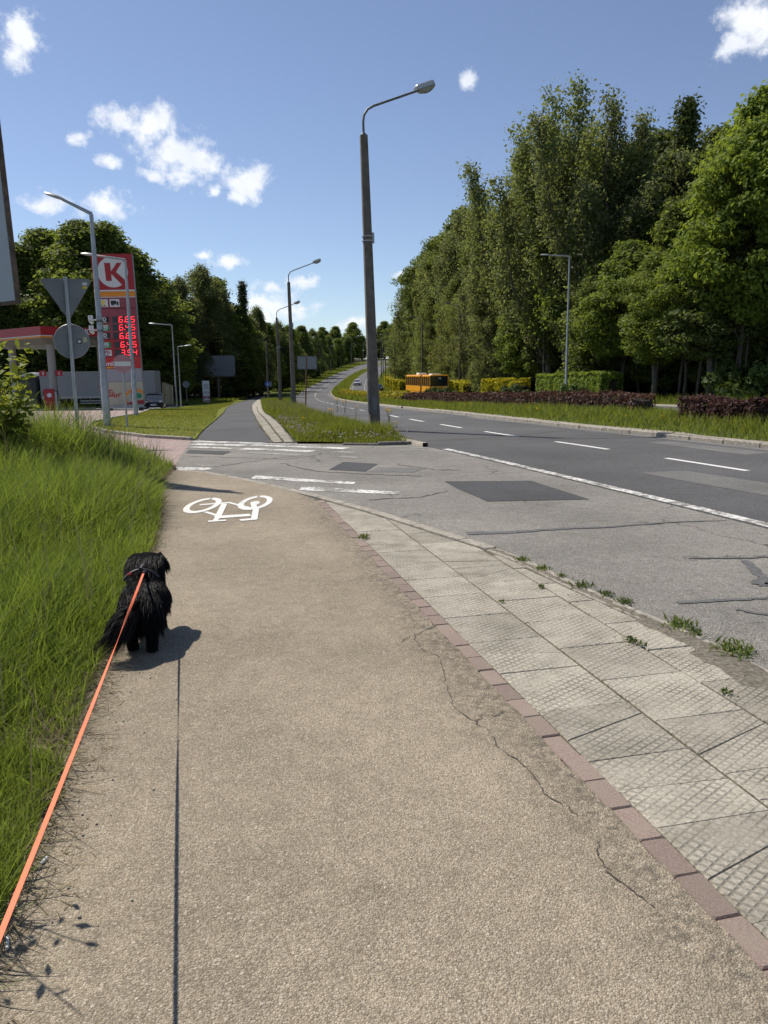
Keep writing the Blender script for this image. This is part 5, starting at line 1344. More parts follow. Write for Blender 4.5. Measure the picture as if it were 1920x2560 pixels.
o = m.build('dead_stump', M['twig']); o.location = (-7.9, 18.6, .35); tag(o, 'short dark dead stem left of the give way sign post', 'stem')
t = empty('no_entry_sign', (-8.6, 26, gz(-8.6, 26)), R(14), 'faded round no entry sign with a white bar on a thin post', 'traffic sign')
m = MB(); m.tube([(0, 0, -.1), (0, 0, 2.35)], .035, 10); m.build('post', M['steel'], t, smooth=True, ang=40)
m = MB(); m.prism(disc(0, 2.12, .3, 32), -.06, -.045, 'y'); k = m.build('disc', M['wred'], t)
m = MB(); m.box(-.262, .262, -.064, -.061, 2.04, 2.19); m.build('bar', M['plastic_white'], k)
m = MB(); m.tube([(0, 0, 0), (0, 0, .36), (0, 0, .36), (0, 0, .43)], [.075, .075, .105, .105], 12); o = m.build('bollard', M['black']); o.location = (-10.4, 29.3, gz(-10.4, 29.3)); tag(o, 'short black bollard beside the nearest steel lamp post', 'bollard')
t = empty('round_sign', (-23.9, 95, gz(-23.9, 95)), R(14), 'back of a round traffic sign beyond the lawn', 'traffic sign')
m = MB(); m.tube([(0, 0, -.1), (0, 0, 2.75)], .045, 8); m.build('post', M['steel'], t)
m = MB(); m.prism(disc(0, 2.35, .42, 24), -.05, -.03, 'y'); m.build('plate', M['signback'], t)
t = empty('blue_round_sign', (-15.4, 104.7, gz(-15.4, 104.7)), R(8), 'round blue sign with white arrows on the concrete pole', 'traffic sign')
m = MB(); m.prism(disc(0, 2.2, .38, 24), -.1, -.08, 'y'); k = m.build('plate', M['blue'], t)
m = MB(); m.box(-.04, .04, -.104, -.101, 1.95, 2.4); m.build('print', M['plastic_white'], k)
m = MB(); m.prism([(-.22, 2.15), (.22, 2.15), (.22, 2.22), (.3, 2.185)], -.108, -.105, 'y'); m.build('print', M['plastic_white'], k)
m = MB(); m.box(.12, .55, -.07, -.05, 1.85, 2.5); m.build('back_plate', M['signback'], t)
t = empty('direction_sign', (-5.95, 60, gz(-5.95, 60)), R(4), 'back of a rectangular road sign on a rusty post', 'road sign')
m = MB(); m.tube([(0, 0, -.1), (.1, 0, 2.2), (.2, 0, 3.85)], .055, 8); m.build('post', M['rust'], t, smooth=True, ang=50)
m = MB(); m.box(-.5, .22, -.03, .0, 2.85, 3.8, None); m.build('plate', M['signback'], t); m = MB(); m.box(.235, .93, -.03, .0, 2.82, 3.77, None); m.build('plate', M['signback'], t)
m = MB()
for z in (2.83, 3.78): m.box(-.52, .95, -.05, .02, z-.02, z+.02)
m.box(-.54, -.5, -.05, .02, 2.8, 3.82); m.box(.93, .97, -.05, .02, 2.78, 3.8); m.build('frame', M['steel_dark'], t)
# dark roadside billboard by the far path
t = empty('dark_billboard', (-24.9, 118.5, gz(-24.9, 118.5)), R(10), 'large blank dark grey billboard with rounded corners at the edge of the wood', 'billboard')
def rrect(x0, x1, z0, z1, r, n=5):
    o = []
    for cx, cz, a in ((x1-r, z1-r, 0), (x0+r, z1-r, 90), (x0+r, z0+r, 180), (x1-r, z0+r, 270)):
        for k in range(n+1): o.append((cx+r*math.cos(R(a+90*k/n)), cz+r*math.sin(R(a+90*k/n))))
    return o
m = MB(); m.prism(rrect(-2.75, 2.6, 3.55, 6.6, .35), -.12, .12, 'y'); m.build('panel', plain('billboard_grey', (.17, .19, .225), .5, var=.12, sc=.6), t)
m = MB(); m.tube([(0, 0, -.2), (0, 0, 3.6)], .2, 10); m.build('post', M['steel_dark'], t)
m = MB(); m.box(-2.6, 2.9, -.5, -.13, 3.42, 3.48); m.build('walkway', M['steel_dark'], t)
# small price pillar far behind the lawn
t = empty('sign_pillar', (-21.5, 95, gz(-21.5, 95)), R(12), 'small white sign pillar with a red panel at its foot', 'sign')
m = MB(); m.box(-.42, .42, -.1, .1, 0, 2.75); m.build('body', M['plastic_white'], t)
m = MB(); m.box(-.4, .4, -.106, -.103, .03, .85); k = m.build('red_panel', M['red'], t)
m = MB(); m.prism([(-.34, .06), (.34, .06), (.34, .6), (0, .82), (-.34, .6)], -.112, -.109, 'y'); m.build('print', M['plastic_white'], k)
m = MB(); m.prism([(-.3, .58), (0, .77), (.3, .58), (.24, .56), (0, .69), (-.24, .56)], -.118, -.115, 'y'); m.build('print', M['red'], k)
text('UTA', .42, M['red'], k, (0, -.118, .12), align='CENTER', bold=.012)
m = MB(); m.box(-.42, .42, -.108, -.103, .88, .93); m.box(-.42, .42, -.108, -.103, 1.76, 1.8); m.build('rail', M['steel_dark'], t)
text('DKV', .38, M['steel_dark'], t, (0, -.11, 1.2), align='CENTER', shear=.3)
m = MB(); m.box(-.28, .28, -.108, -.104, 1.9, 2.4); m.build('print', plain('faded_print', (.5, .52, .53), .6), t)
# banner frames by the car park
for i in range(5):
    y = 61.5+i*2.0; x = -17.25-(y-61.5)*.19
    t = empty('banner_frame', (x, y, gz(x, y)), R(100), 'standing advertising banner frame in the row beside the parked dark car', 'banner', 'banner frames beside the car')
    m = MB(); m.box(-.82, .82, -.012, .012, .5, 2.0); m.build('banner', plain('banner_cloth%d' % i, [(.22, .17, .15), (.3, .29, .28), (.27, .26, .24), (.2, .16, .14), (.3, .3, .3)][i], .7, var=.35, sc=3), t)
    for sx in (-.85, .85):
        m = MB(); m.box(sx-.03, sx+.03, -.03, .03, -.1, 2.08); m.build('leg', M['steel_dark'], t)
    m = MB(); m.box(-.82, .82, -.025, .025, 2.02, 2.07); m.box(-.82, .82, -.025, .025, .42, .48); m.build('rail', M['steel_dark'], t)
# big billboard that enters the picture at the left edge
t = empty('billboard', (-6.5, 14.5, bank(-6.5, 14.5)-.2), R(-25), 'big pale billboard panel with a rusty steel frame at the left edge', 'billboard')
zb = 2.97-t.location.z; zt = 8.2-t.location.z; t.matrix_world = Matrix.Translation(t.location) @ Matrix.Rotation(R(-1.3), 4, 'Y') @ Matrix.Rotation(R(-25), 4, 'Z')
m = MB(); m.box(-2.3, -.06, -.06, .0, zb+.06, zt-.06); m.build('panel', plain('billboard_panel', (.45, .47, .5), .55, var=.06, sc=.8), t)
m = MB(); m.box(-.06, 0, -.075, -.0, zb, zt); m.box(-2.4, -2.3, -.075, .0, zb, zt); m.box(-2.3, -.06, -.075, .0, zb, zb+.06); m.box(-2.3, -.06, -.075, .0, zt-.06, zt); m.build('frame', plain('brown_frame', (.13, .09, .06), .8, .1, var=.5, sc=5), t)
m = MB()
for k in range(8): m.box(-.05, -.01, -.09, -.07, zb+.4+k*.7, zb+.46+k*.7)
m.build('bolt', M['steel_dark'], t)
for sx in (-1.3, -2.1):
    m = MB(); m.box(sx-.09, sx+.09, .1, .28, -.3, zt-.4); m.build('post', M['steel_dark'], t)
m = MB()
for k in range(3): m.box(-2.3, -.1, .03, .09, zb+.5+k*2.2, zb+.6+k*2.2)
m.build('rail', M['steel_dark'], t)

# ------------------------------------------------------------------ price totem
TOT = empty('price_totem', (-18.55, 56, gz(-18.55, 56)), 0, 'tall red filling station price sign with a white round K logo', 'price sign')
TOT.matrix_world = Matrix.Translation((-18.55, 56, gz(-18.55, 56)+.05)) @ Matrix.Rotation(R(-1.0), 4, 'Y') @ Matrix.Rotation(R(8), 4, 'Z')
HWD = 1.375
def tz_(Y): return .35+(1970-Y)*10.4/1895
def tx_(X, Y):
    xr = 627+(Y-75)*(800-627)/1895; s = 2.75/(521-59*(Y-75)/1895); return HWD-(xr-X)*s
def panel(y0, y1, mat, name='panel', d=.0):
    m = MB(); m.box(-HWD, HWD, -.22-d, .2, tz_(y1)+.012, tz_(y0)); return m.build(name, mat, TOT)
p1_ = panel(75, 515, M['red']); panel(515, 535, M['plastic_white'], 'stripe'); panel(535, 600, M['orange'], 'stripe'); panel(600, 612, M['plastic_white'], 'stripe')
p2_ = panel(612, 742, M['rose']); p3_ = panel(748, 1130, M['rose']); p4_ = panel(1130, 1345, M['red']); panel(1345, 1355, M['rose'], 'stripe')
p5_ = panel(1355, 1505, plain('poster_red', (.55, .03, .03), .5)); panel(1505, 1668, plain('panel_grey', (.34, .34, .37), .5, var=.04)); p6_ = panel(1675, 1970, M['cream'], 'poster')
m = MB(); m.box(-1.25, 1.3, -.18, .16, .12, tz_(1972)); m.build('plinth', M['steel'], TOT)
m = MB(); m.box(-1.2, -.9, -.2, .2, -.4, .13); m.box(.95, 1.25, -.2, .2, -.4, .13); m.build('foot', M['black'], TOT)
m = MB(); m.box(HWD+.002, HWD+.03, -.19, .17, .4, 10.74); m.build('edge_strip', plain('edge_grey', (.3, .29, .3), .5), TOT)
# round logo: white disc with the red letter cut through to its rim
m = MB(); m.prism(disc(0, tz_(297), 1.03, 48), -.232, -.224, 'y'); k = m.build('logo_disc', M['plastic_white'], p1_)
def K(X, Y): return ((X-392)*.00547, tz_(297)+(297-Y)*.00549)
m = MB(); m.prism([K(*p) for p in [(295, 185), (370, 185), (372, 405), (303, 405)]], -.246, -.236, 'y')
m.build('logo_letter', M['red'], k)
m = MB(); m.prism([K(*p) for p in [(371, 290), (452, 185), (512, 185), (432, 296), (562, 420), (500, 462), (371, 318)]], -.2455, -.2355, 'y'); m.build('logo_letter', M['red'], k)
def tbox(X0, X1, Y0, Y1, mat, par, name, d0=-.228, d1=-.222):
    m = MB(); m.box(tx_(X0, (Y0+Y1)/2), tx_(X1, (Y0+Y1)/2), d0, d1, tz_(Y1), tz_(Y0)); return m.build(name, mat, par)
a = tbox(238, 336, 630, 725, M['plastic_white'], p2_, 'card_sign'); text('R', .44, M['yellow'], a, (tx_(252, 690), -.231, tz_(700)), bold=.02, shear=.25); text('ROUTEX', .1, M['black'], a, (tx_(245, 715), -.231, tz_(718)), bold=.004)
a = tbox(360, 481, 630, 725, M['plastic_white'], p2_, 'truck_sign'); tbox(372, 440, 648, 690, M['black'], a, 'print', -.235, -.231); tbox(444, 470, 660, 690, M['black'], a, 'print', -.235, -.231); tbox(376, 470, 692, 697, M['black'], a, 'print', -.235, -.231)
for X in (388, 402, 460):
    m = MB(); m.prism(disc(tx_(X, 700), tz_(701), .045, 12), -.2355, -.2315, 'y'); m.build('print', M['black'], a)
SEG = {'0': 'abcdef', '1': 'bc', '2': 'abged', '3': 'abgcd', '4': 'fgbc', '5': 'afgcd', '6': 'afgedc', '7': 'abc', '8': 'abcdefg', '9': 'abcdfg'}
def digits(s, x, z, w, h, par):
    for ch in s:
        if ch == '.':
            m = MB(); m.box(x-.035, x+.025, -.236, -.231, z, z+.06); m.build('digit', M['led'], par); x += .05; continue
        m = MB(); th = .052; sh = lambda zz: (zz-z)*.12
        def seg(x0, z0, x1, z1):
            if abs(z1-z0) < 1e-6: pl = [(x0+.01, z0-th/2), (x1-.01, z0-th/2), (x1-.01, z0+th/2), (x0+.01, z0+th/2)]
            else: pl = [(x0-th/2, z0+.012), (x0+th/2, z0+.012), (x0+th/2, z1-.012), (x0-th/2, z1-.012)]
            m.prism([(px+sh(pz), pz) for px, pz in pl], -.236, -.231, 'y')
        for q in SEG[ch]:
            {'a': lambda: seg(x, z+h, x+w, z+h), 'g': lambda: seg(x, z+h/2, x+w, z+h/2), 'd': lambda: seg(x, z, x+w, z), 'f': lambda: seg(x, z+h/2, x, z+h), 'b': lambda: seg(x+w, z+h/2, x+w, z+h), 'e': lambda: seg(x, z, x, z+h/2), 'c': lambda: seg(x+w, z, x+w, z+h/2)}[q]()
        m.build('digit', M['led'], par); x += w+.15
for (Y0, Y1, Xl, Xr, mat, t1, t2, price, Dl, tcol) in ((848, 925, 240, 357, 'black', 'D', 'miles', '6.85', 395, 'plastic_white'), (946, 1024, 250, 362, 'green', '95', 'miles', '6.45', 402, 'plastic_white'),
        (1048, 1130, 255, 375, 'black', 'D', 'miles+', '6.85', 410, 'plastic_white'), (1163, 1240, 265, 388, 'green', '95', 'miles+', '6.45', 425, 'plastic_white'), (1263, 1342, 270, 399, 'plastic_white', 'LPG', 'Supergaz', '3.54', 432, 'rose')):
    par = p3_ if Y0 < 1130 else p4_
    b = tbox(Xl, Xr, Y0, Y1-4, M[mat], par, 'fuel_label')
    text(t1, .33 if len(t1) < 3 else .3, M[tcol], b, (tx_(Xl+(34 if len(t1) < 3 else 14), Y0), -.231, tz_(Y0+48)), bold=.012)
    text(t2, .12, M['plastic_white'] if tcol != 'rose' else M['steel_dark'], b, (tx_(Xl+36 if tcol != 'rose' else Xl+14, Y0), -.231, tz_(Y0+70)), bold=.003)
    g = tbox(Dl, Dl+250, Y0-2, Y1, M['led_off'], par, 'price_display')
    digits(price, tx_(Dl+76, Y0), tz_(Y1-8), .23, .36, g)
text('miles', .42, M['plastic_white'], p5_, (tx_(332, 1440), -.226, tz_(1462)), bold=.012, shear=.25)
text('Lepsze miles', .15, M['yellow'], p5_, (tx_(332, 1480), -.226, tz_(1493)), bold=.006)
text('CIRCLE K', .17, M['rose'], p6_, (tx_(255, 1725), -.226, tz_(1735)), bold=.004)
text('Wybierz', .2, M['red'], p6_, (tx_(305, 1785), -.226, tz_(1785)), bold=.008)
text('nagrod\u0119 co', .2, M['red'], p6_, (tx_(290, 1815), -.226, tz_(1815)), bold=.008)
text('5 wizyt*', .37, M['red'], p6_, (tx_(325, 1855), -.226, tz_(1862)), bold=.014)
def blob(pl, mat, d, name='print'):
    m = MB(); m.prism(pl, -.224-d, -.222-d, 'y'); return m.build(name, mat, p6_)
cx0, cz0 = .8, tz_(1880)
arc = [(cx0+.78*math.cos(a), cz0+.62*math.sin(a)) for a in np.linspace(R(-40), R(220), 30)]
arc = [(min(x, HWD-.01), max(z, tz_(1968)+.02)) for x, z in arc]; blob(arc, M['orange'], .004)
arc2 = [(cx0+.62*math.cos(a), cz0-.05+.5*math.sin(a)) for a in np.linspace(R(-40), R(220), 26)]; arc2 = [(min(x, HWD-.012), max(z, tz_(1968)+.02)) for x, z in arc2]; blob(arc2, M['cream'], .008)
blob([(.62, cz0-.35), (.95, cz0-.35), (1.0, cz0+.25), (.55, cz0+.25)], M['plastic_white'], .016)
blob([(.52, cz0+.0), (.66, cz0+.0), (.66, cz0+.45), (.62, cz0+.55), (.62, cz0+.78), (.56, cz0+.78), (.56, cz0+.55), (.52, cz0+.45)], plain('bottle_print', (.25, .03, .04), .5), .012)
blob(disc(1.05, cz0+.12, .2, 16), M['green'], .02); blob(disc(.85, cz0-.25, .14, 14), M['red'], .024); blob([(.8, cz0+.3), (.86, cz0+.3), (.9, cz0+.8), (.86, cz0+.8)], M['steel_dark'], .02)
blob([(-.0, tz_(1968)+.02), (1.365, tz_(1968)+.02), (1.365, tz_(1968)+.32), (.45, tz_(1968)+.18)], M['red'], .028)

# ------------------------------------------------------------------ filling station
CAN = empty('station_canopy', (-28.5, 66, gz(-28.5, 66)), 0, 'red edged flat canopy of the filling station', 'canopy')
e1 = Vector((-.78, .626)); e2 = Vector((.626, .78))
def cp(a, b): q = e1*a+e2*b; return (q.x, q.y)
zc = -CAN.location.z; z0, z1 = 4.95+zc, 5.95+zc
def quadbox(a0, a1, b0, b1, za, zb_, name, mat, par):
    m = MB(); m.prism([cp(a0, b0), cp(a0, b1), cp(a1, b1), cp(a1, b0)], za, zb_, 'z'); return m.build(name, mat, par)
fa = quadbox(-.02, 14, -.02, .0, z0+.28, z1, 'fascia', M['red'], CAN)
fb = quadbox(-.04, -.021, -.021, 8.5, z0+.28, z1, 'fascia', M['red'], CAN)
quadbox(-.021, 14, -.035, -.0205, z0+.2, z0+.27, 'stripe', M['plastic_white'], fa); quadbox(-.021, 14, -.035, -.0205, z0+.05, z0+.19, 'stripe', M['orange'], fa)
quadbox(-.055, -.0405, -.021, 1.0, z0+.2, z0+.27, 'stripe', M['plastic_white'], fb); quadbox(-.055, -.0405, -.021, 1.0, z0+.05, z0+.19, 'stripe', M['orange'], fb)
quadbox(-.055, -.0405, 6, 8.5, z0+.2, z0+.27, 'stripe', M['plastic_white'], fb); quadbox(-.055, -.0405, 6, 8.5, z0+.05, z0+.19, 'stripe', M['orange'], fb)
quadbox(.01, 14, .01, 8.4, z0+.1, z1-.1, 'deck', M['steel_dark'], CAN)
# tapered grey soffit edge and white ceiling
m = MB(); a = [cp(0, 0), cp(0, 8.5), cp(14, 8.5), cp(14, 0)]; b = [cp(1.1, 1.1), cp(1.1, 7.6), cp(13, 7.6), cp(13, 1.1)]
m.add([(*p, z0+.05) for p in a]+[(*p, z0-.42) for p in b], [(i, (i+1) % 4, 4+(i+1) % 4, 4+i) for i in range(4)]); m.build('soffit', plain('soffit_grey', (.27, .25, .22), .6, var=.05), CAN)
m = MB(); m.add([(*p, z0-.425) for p in b], [(0, 1, 2, 3)]); m.build('ceiling', plain('ceiling_white', (.5, .48, .44), .5, var=.03), CAN)
for (ca, cb) in ((1.6, 1.6), (1.6, 6.4), (8.5, 1.6)):
    q = cp(ca, cb); m = MB(); m.tube([(q[0], q[1], -.3), (q[0], q[1], z0-.42)], .33, 16); m.build('column', plain('column_grey', (.34, .32, .29), .55, var=.05), CAN, smooth=True, ang=40)
la = math.atan2(e2.y, e2.x)
q = cp(-.06, 1.5); text('CIRCLE K', .7, M['plastic_white'], fb, (q[0], q[1], z0+.42), rot=(math.pi/2, 0, la), bold=.02)
for s, ch in ((-1, '3'), (1, '1')):
    q = cp(1.6, 1.6); m = MB(); m.box(-.28, .28, -.03, .03, 0, .48); o = m.build('pump_number', M['red'], CAN); o.location = (q[0]+s*.68*math.cos(R(15)), q[1]-.34+s*.1, 2.9); o.rotation_euler = (0, 0, R(22))
    text(ch, .38, M['plastic_white'], o, (-.1, -.035, .1), bold=.012)
# pump in front of the column
t = empty('fuel_pump', (-28.75, 67.2, gz(-28.75, 67.2)), R(22), 'red fuel pump at the foot of the canopy column', 'fuel pump')
m = MB(); m.box(-.42, .42, -.28, .28, 0, 1.85, None, .05); k = m.build('cabinet', M['red'], t)
m = MB(); m.prism(disc(.0, 1.32, .2, 8, R(22)), -.292, -.286, 'y'); m.build('sticker', M['plastic_white'], k)
m = MB(); m.box(.43, .6, -.22, .2, 0, 1.6); m.build('side_panel', plain('pump_grey', (.45, .45, .46), .5), t)
for s in (-1, 1):
    m = MB(); m.tube([(s*.5+.1, -.1, 1.5), (s*.72+.1, -.1, 1.2), (s*.75+.1, -.1, .4), (s*.66+.1, -.1, .2), (s*.6+.1, -.1, .6), (s*.5+.1, -.1, 1.2)], .03, 6); m.build('hose', M['black'], t)
    m = MB(); m.box(s*.55+.05, s*.55+.17, -.2, .05, 1.35, 1.7); m.build('nozzle', M['black'], t)
m = MB(); m.box(-4.5, 3.5, -.6, .6, -.1, .14, None, .02); o = m.build('pump_island', M['kerb']); o.location = (-28.9, 68.1, gz(-28.9, 68.1)); o.rotation_euler = (0, 0, R(22)); o['kind'] = 'structure'

# ------------------------------------------------------------------ vehicles
def wheel(par, x, y, r, w, name='wheel'):
    t = empty(name, (x, y, r)); t.parent = par
    m = MB(); prof = [(r*.62, -w/2), (r*.93, -w/2), (r, -w*.35), (r, w*.35), (r*.93, w/2), (r*.62, w/2)]; n = 20
    m.add([(a*math.cos(6.2832*i/n), b, a*math.sin(6.2832*i/n)) for i in range(n) for a, b in prof], [(6*i+k, 6*((i+1) % n)+k, 6*((i+1) % n)+k+1, 6*i+k+1) for i in range(n) for k in range(5)])
    m.build('tyre', M['rubber'], t, smooth=True, ang=50)
    m = MB(); m.tube([(0, -w*.4, 0), (0, w*.4, 0)], r*.63, 14); m.build('rim', M['chrome'], t)
def car(loc, rz, paint, label, est=False):
    """local -y is the front"""
    t = empty('car', loc, rz, label, 'car')
    st = [(-2.28, .38, .52, .60, .60), (-2.2, .24, .66, .74, .74), (-1.9, .2, .76, .85, .85), (-1.2, .18, .88, .9, .9), (-.75, .18, .93, .91, .91), (0, .18, .95, .92, .92), (1.0, .18, .97, .92, .92), (1.7, .2, .98, .89, .89), (2.15, .28, .95, .83, .83), (2.28, .42, .8, .74, .74)]
    m = MB(); rings = []
    for (y, zb, zt, w, _) in st:
        rings.append([(-w*.86, y, zb), (-w, y, zb+.14), (-w*1.0, y, (zb+zt)/2), (-w*.97, y, zt-.08), (-w*.86, y, zt), (w*.86, y, zt), (w*.97, y, zt-.08), (w, y, (zb+zt)/2), (w, y, zb+.14), (w*.86, y, zb)])
    n = 10; m.add([p for r_ in rings for p in r_], [(n*i+k, n*i+(k+1) % n, n*i+n+(k+1) % n, n*i+n+k) for i in range(len(st)-1) for k in range(n)]+[tuple(range(n)), tuple(range(n*len(st)-1, n*len(st)-n-1, -1))])
    body = m.build('body', paint, t, smooth=True, ang=45)
    gh = [(-1.05, .9, .9), (-.35, 1.34, .68), (.1, 1.45, .62), (1.0, 1.45, .61), (1.55, 1.36, .63), (2.08, .97, .8)]
    m = MB(); rings = [[(-.84, y, .9), (-w, y, z), (w, y, z), (.84, y, .9)] for (y, z, w) in gh]
    m.add([p for r_ in rings for p in r_], [(4*i+k, 4*i+(k+1) % 4, 4*i+4+(k+1) % 4, 4*i+4+k) for i in range(5) for k in range(4)]+[(0, 1, 2, 3), (23, 22, 21, 20)])
    m.build('windows', M['glass'], t, smooth=True, ang=30)
    m = MB(); rf = [(-.42, 1.335, .66), (.1, 1.462, .6), (1.0, 1.465, .6), (1.5, 1.395, .62)]
    m.add([p for (y, z, w) in rf for p in ((-w-.02, y, z-.03), (-w*.9, y, z+.02), (w*.9, y, z+.02), (w+.02, y, z-.03))], [(4*i+k, 4*i+k+1, 4*i+5+k, 4*i+4+k) for i in range(3) for k in range(3)]); m.build('roof', paint, t, smooth=True)
    for s in (-1, 1):
        for pa, pb, pr_ in (((s*.85, -1.02, .92), (s*.67, -.36, 1.35), .035), ((s*.82, 2.05, .98), (s*.64, 1.55, 1.37), .04), ((s*.87, .35, .93), (s*.645, .35, 1.42), .035)):
            m = MB(); m.tube([pa, pb], pr_, 6); m.build('pillar', paint, t)
    pass
    for s in (-1, 1):
        m = MB(); m.prism([(s*.42, .66), (s*.78, .64), (s*.8, .72), (s*.74, .8), (s*.48, .74)], -2.265, -2.0, 'y'); m.build('headlight', M['headlight'], t)
        m = MB(); m.prism([(s*.5, .72), (s*.78, .7), (s*.8, .9), (s*.6, .92)], 2.05, 2.255, 'y'); m.build('tail_lamp', M['tail'], t)
        m = MB(); m.box(s*.93 if s > 0 else -1.12, 1.12 if s > 0 else -.93, -.85, -.68, .95, 1.1, None, .03); m.build('mirror', paint, t)
        for y in (-1.42, 1.4): wheel(t, s*.8, y, .33, .22)
    m = MB(); m.box(-.4, .4, -2.3, -2.27, .42, .68); m.build('grille', M['black'], t)
    m = MB(); m.box(-.75, .75, -2.285, -2.2, .22, .36); m.build('bumper_grille', M['black'], t)
    for y, nm in ((-2.315, 'number_plate'), (2.29, 'number_plate')):
        m = MB(); m.box(-.26, .26, y-.008, y+.008, .36 if y < 0 else .55, .47 if y < 0 else .66); m.build(nm, M['plate'], t)
    m = MB(); m.tube([(-.36, -2.31, .44), (.36, -2.31, .66)], .018, 6); m.build('badge_bar', M['chrome'], t)
    return t
car((-21.35, 73, gz(-21.35, 73)), R(12), plain('dark_car_paint', (.022, .026, .04), .22, .3, var=.05), 'dark blue car parked facing us beside the price sign')
car((-6.5, 203, gz(-6.5, 203)), R(3), plain('silver_car_paint', (.6, .61, .62), .25, .3, var=.04), 'silver car driving away up the far carriageway')
car((-.9, 166, gz(-.9, 166)), R(7), plain('black_car_paint', (.012, .012, .014), .22, .2, var=.05), 'black car driving away on the far carriageway, half hidden by the lamp post')
# articulated lorry under the canopy
t = empty('articulated_lorry', (-30.8, 85, gz(-30.8, 85)), R(2), 'dark cab lorry with a long grey box trailer at the station', 'lorry')
m = MB(); m.box(-5.9, 6.3, -1.25, 1.25, 1.15, 3.9, None, .03); tb = m.build('trailer_box', plain('trailer_grey', (.27, .28, .3), .5, var=.05, sc=.5), t)
m = MB(); m.box(-5.9, 6.3, -1.275, -1.255, 3.84, 3.92); m.box(-5.9, 6.3, -1.275, -1.255, 1.1, 1.28)
for k in range(13): m.box(-5.7+k*1.0, -5.64+k*1.0, -1.28, -1.255, 1.0, 1.3)
m.build('trim_rail', M['steel'], tb)
m = MB(); m.box(-5.8, 6.2, -.9, .9, .85, 1.1); m.build('chassis', M['black'], t)
m = MB(); m.box(-1.8, 2.2, -1.22, -1.17, .5, .6); m.box(-1.8, 2.2, -1.22, -1.17, .75, .85); m.build('side_guard', M['steel'], t)
m = MB(); m.box(-8.3, -6.15, -1.25, 1.25, .45, 3.5, None, .18); cb_ = m.build('cab', plain('lorry_cab', (.02, .022, .026), .35, .1, var=.1), t)
m = MB(); m.box(-8.0, -6.9, -1.262, -1.252, 2.0, 2.9); m.build('side_window', M['glass'], cb_); m = MB(); m.box(-8.32, -8.302, -1.05, 1.05, 1.95, 2.95); m.build('windscreen', M['glass'], cb_)
m = MB(); m.box(-8.0, -6.2, -1.1, 1.1, 3.5, 3.9, None, .15); m.build('roof_deflector', M['plastic_white'], cb_)
for x in (-7.5, -4.9, 2.9, 4.2, 5.5):
    for y in (-1.0, 1.0): wheel(t, x, y, .5, .32)
# yellow articulated bus
BY = plain('bus_yellow', (.82, .36, .012), .42, var=.06, sc=1.2)
bx_, by_ = 7.3, 100.0; hd = math.atan2(-.128, .99)
BUS = empty('articulated_bus', (bx_, by_, gz(bx_, by_)), -math.atan2(-.13, .99), 'yellow articulated city bus driving away beyond the hedge', 'bus')
BUS.rotation_euler = (0, 0, R(7.6))
def bus_section(y0, y1, M_=None, rear=False, front=False):
    par = BUS
    m = MB(); m.box(-1.25, 1.25, y0, y1, .42, 1.62, M_, .05); lo = m.build('lower_body', BY, par)
    m = MB(); m.box(-1.22, 1.22, y0, y1, 2.78, 3.02, M_, .08); m.build('roof', BY, par)
    m = MB(); m.box(-1.2, 1.2, y0+.04, y1-.04, 1.6, 2.8, M_); m.build('glazing', M['glass'], par)
    m = MB(); m.box(-1.26, 1.26, y0+.01, y1-.01, 1.58, 1.63, M_); m.box(-1.257, -1.2, y0, y1, .78, .82, M_); m.build('belt_trim', M['black'], par)
    n = max(2, int((y1-y0)/1.3)); pm = MB()
    for k in range(n+1):
        y = y0+.06+(y1-y0-.12)*k/n
        for s in (-1, 1): pm.box(s*1.235-.03, s*1.235+.03, y-.05, y+.05, 1.62, 2.8, M_)
    pm.build('window_pillars', BY, par)
    sm = MB()
    for s in (-1, 1): sm.box(s*1.215-.012, s*1.215+.012, y0+.1, y1-.1, 2.16, 2.22, M_)
    sm.build('window_rail', M['chrome'], par)
    return lo
bus_section(0, 5.6)
m = MB()
for k in range(5): m.box(-1.2+.03*(k % 2), 1.2-.03*(k % 2), 5.6+k*.22, 5.6+k*.22+.215, .5, 3.0)
m.build('bellows', M['black'], BUS)
FM = Matrix.Translation((0, 6.7, 0)) @ Matrix.Rotation(R(2.5), 4, 'Z')
bus_section(0, 9.6, FM)
m = MB(); m.box(-1.13, 1.13, -.02, -.004, 1.72, 2.86); rw = m.build('rear_window', M['glass'], BUS)
m = MB(); m.box(-1.25, -1.13, -.015, .1, 1.6, 2.85); m.box(1.13, 1.25, -.015, .1, 1.6, 2.85); m.build('corner_pillar', BY, BUS)
text('102', .26, M['plastic_white'], rw, (-.12, -.03, 2.5), name='route_number', bold=.01)
for s in (-1, 1):
    m = MB(); m.box(s*1.05-.1, s*1.05+.1, -.03, -.005, .75, 1.15); m.build('tail_lamp', M['tail'], BUS)
    for y in (3.3, 9.2, 14.2): wheel(BUS, s*1.02, y, .48, .3)
m = MB(); m.box(-1.2, 1.2, -.09, -.003, .42, .62, None, .02); m.build('bumper', M['black'], BUS)
m = MB(); m.box(-.3, .3, -.012, -.004, .7, .84); m.build('number_plate', M['plate'], BUS)
m = MB(); m.box(-.7, .5, 1.2, 3.4, 3.02, 3.16, None, .05); m.build('roof_vent', M['plastic_white'], BUS)
m = MB(); m.box(-.6, .6, 11.5, 13.2, 3.02, 3.3, None, .08); m.build('roof_vent', M['plastic_white'], BUS)
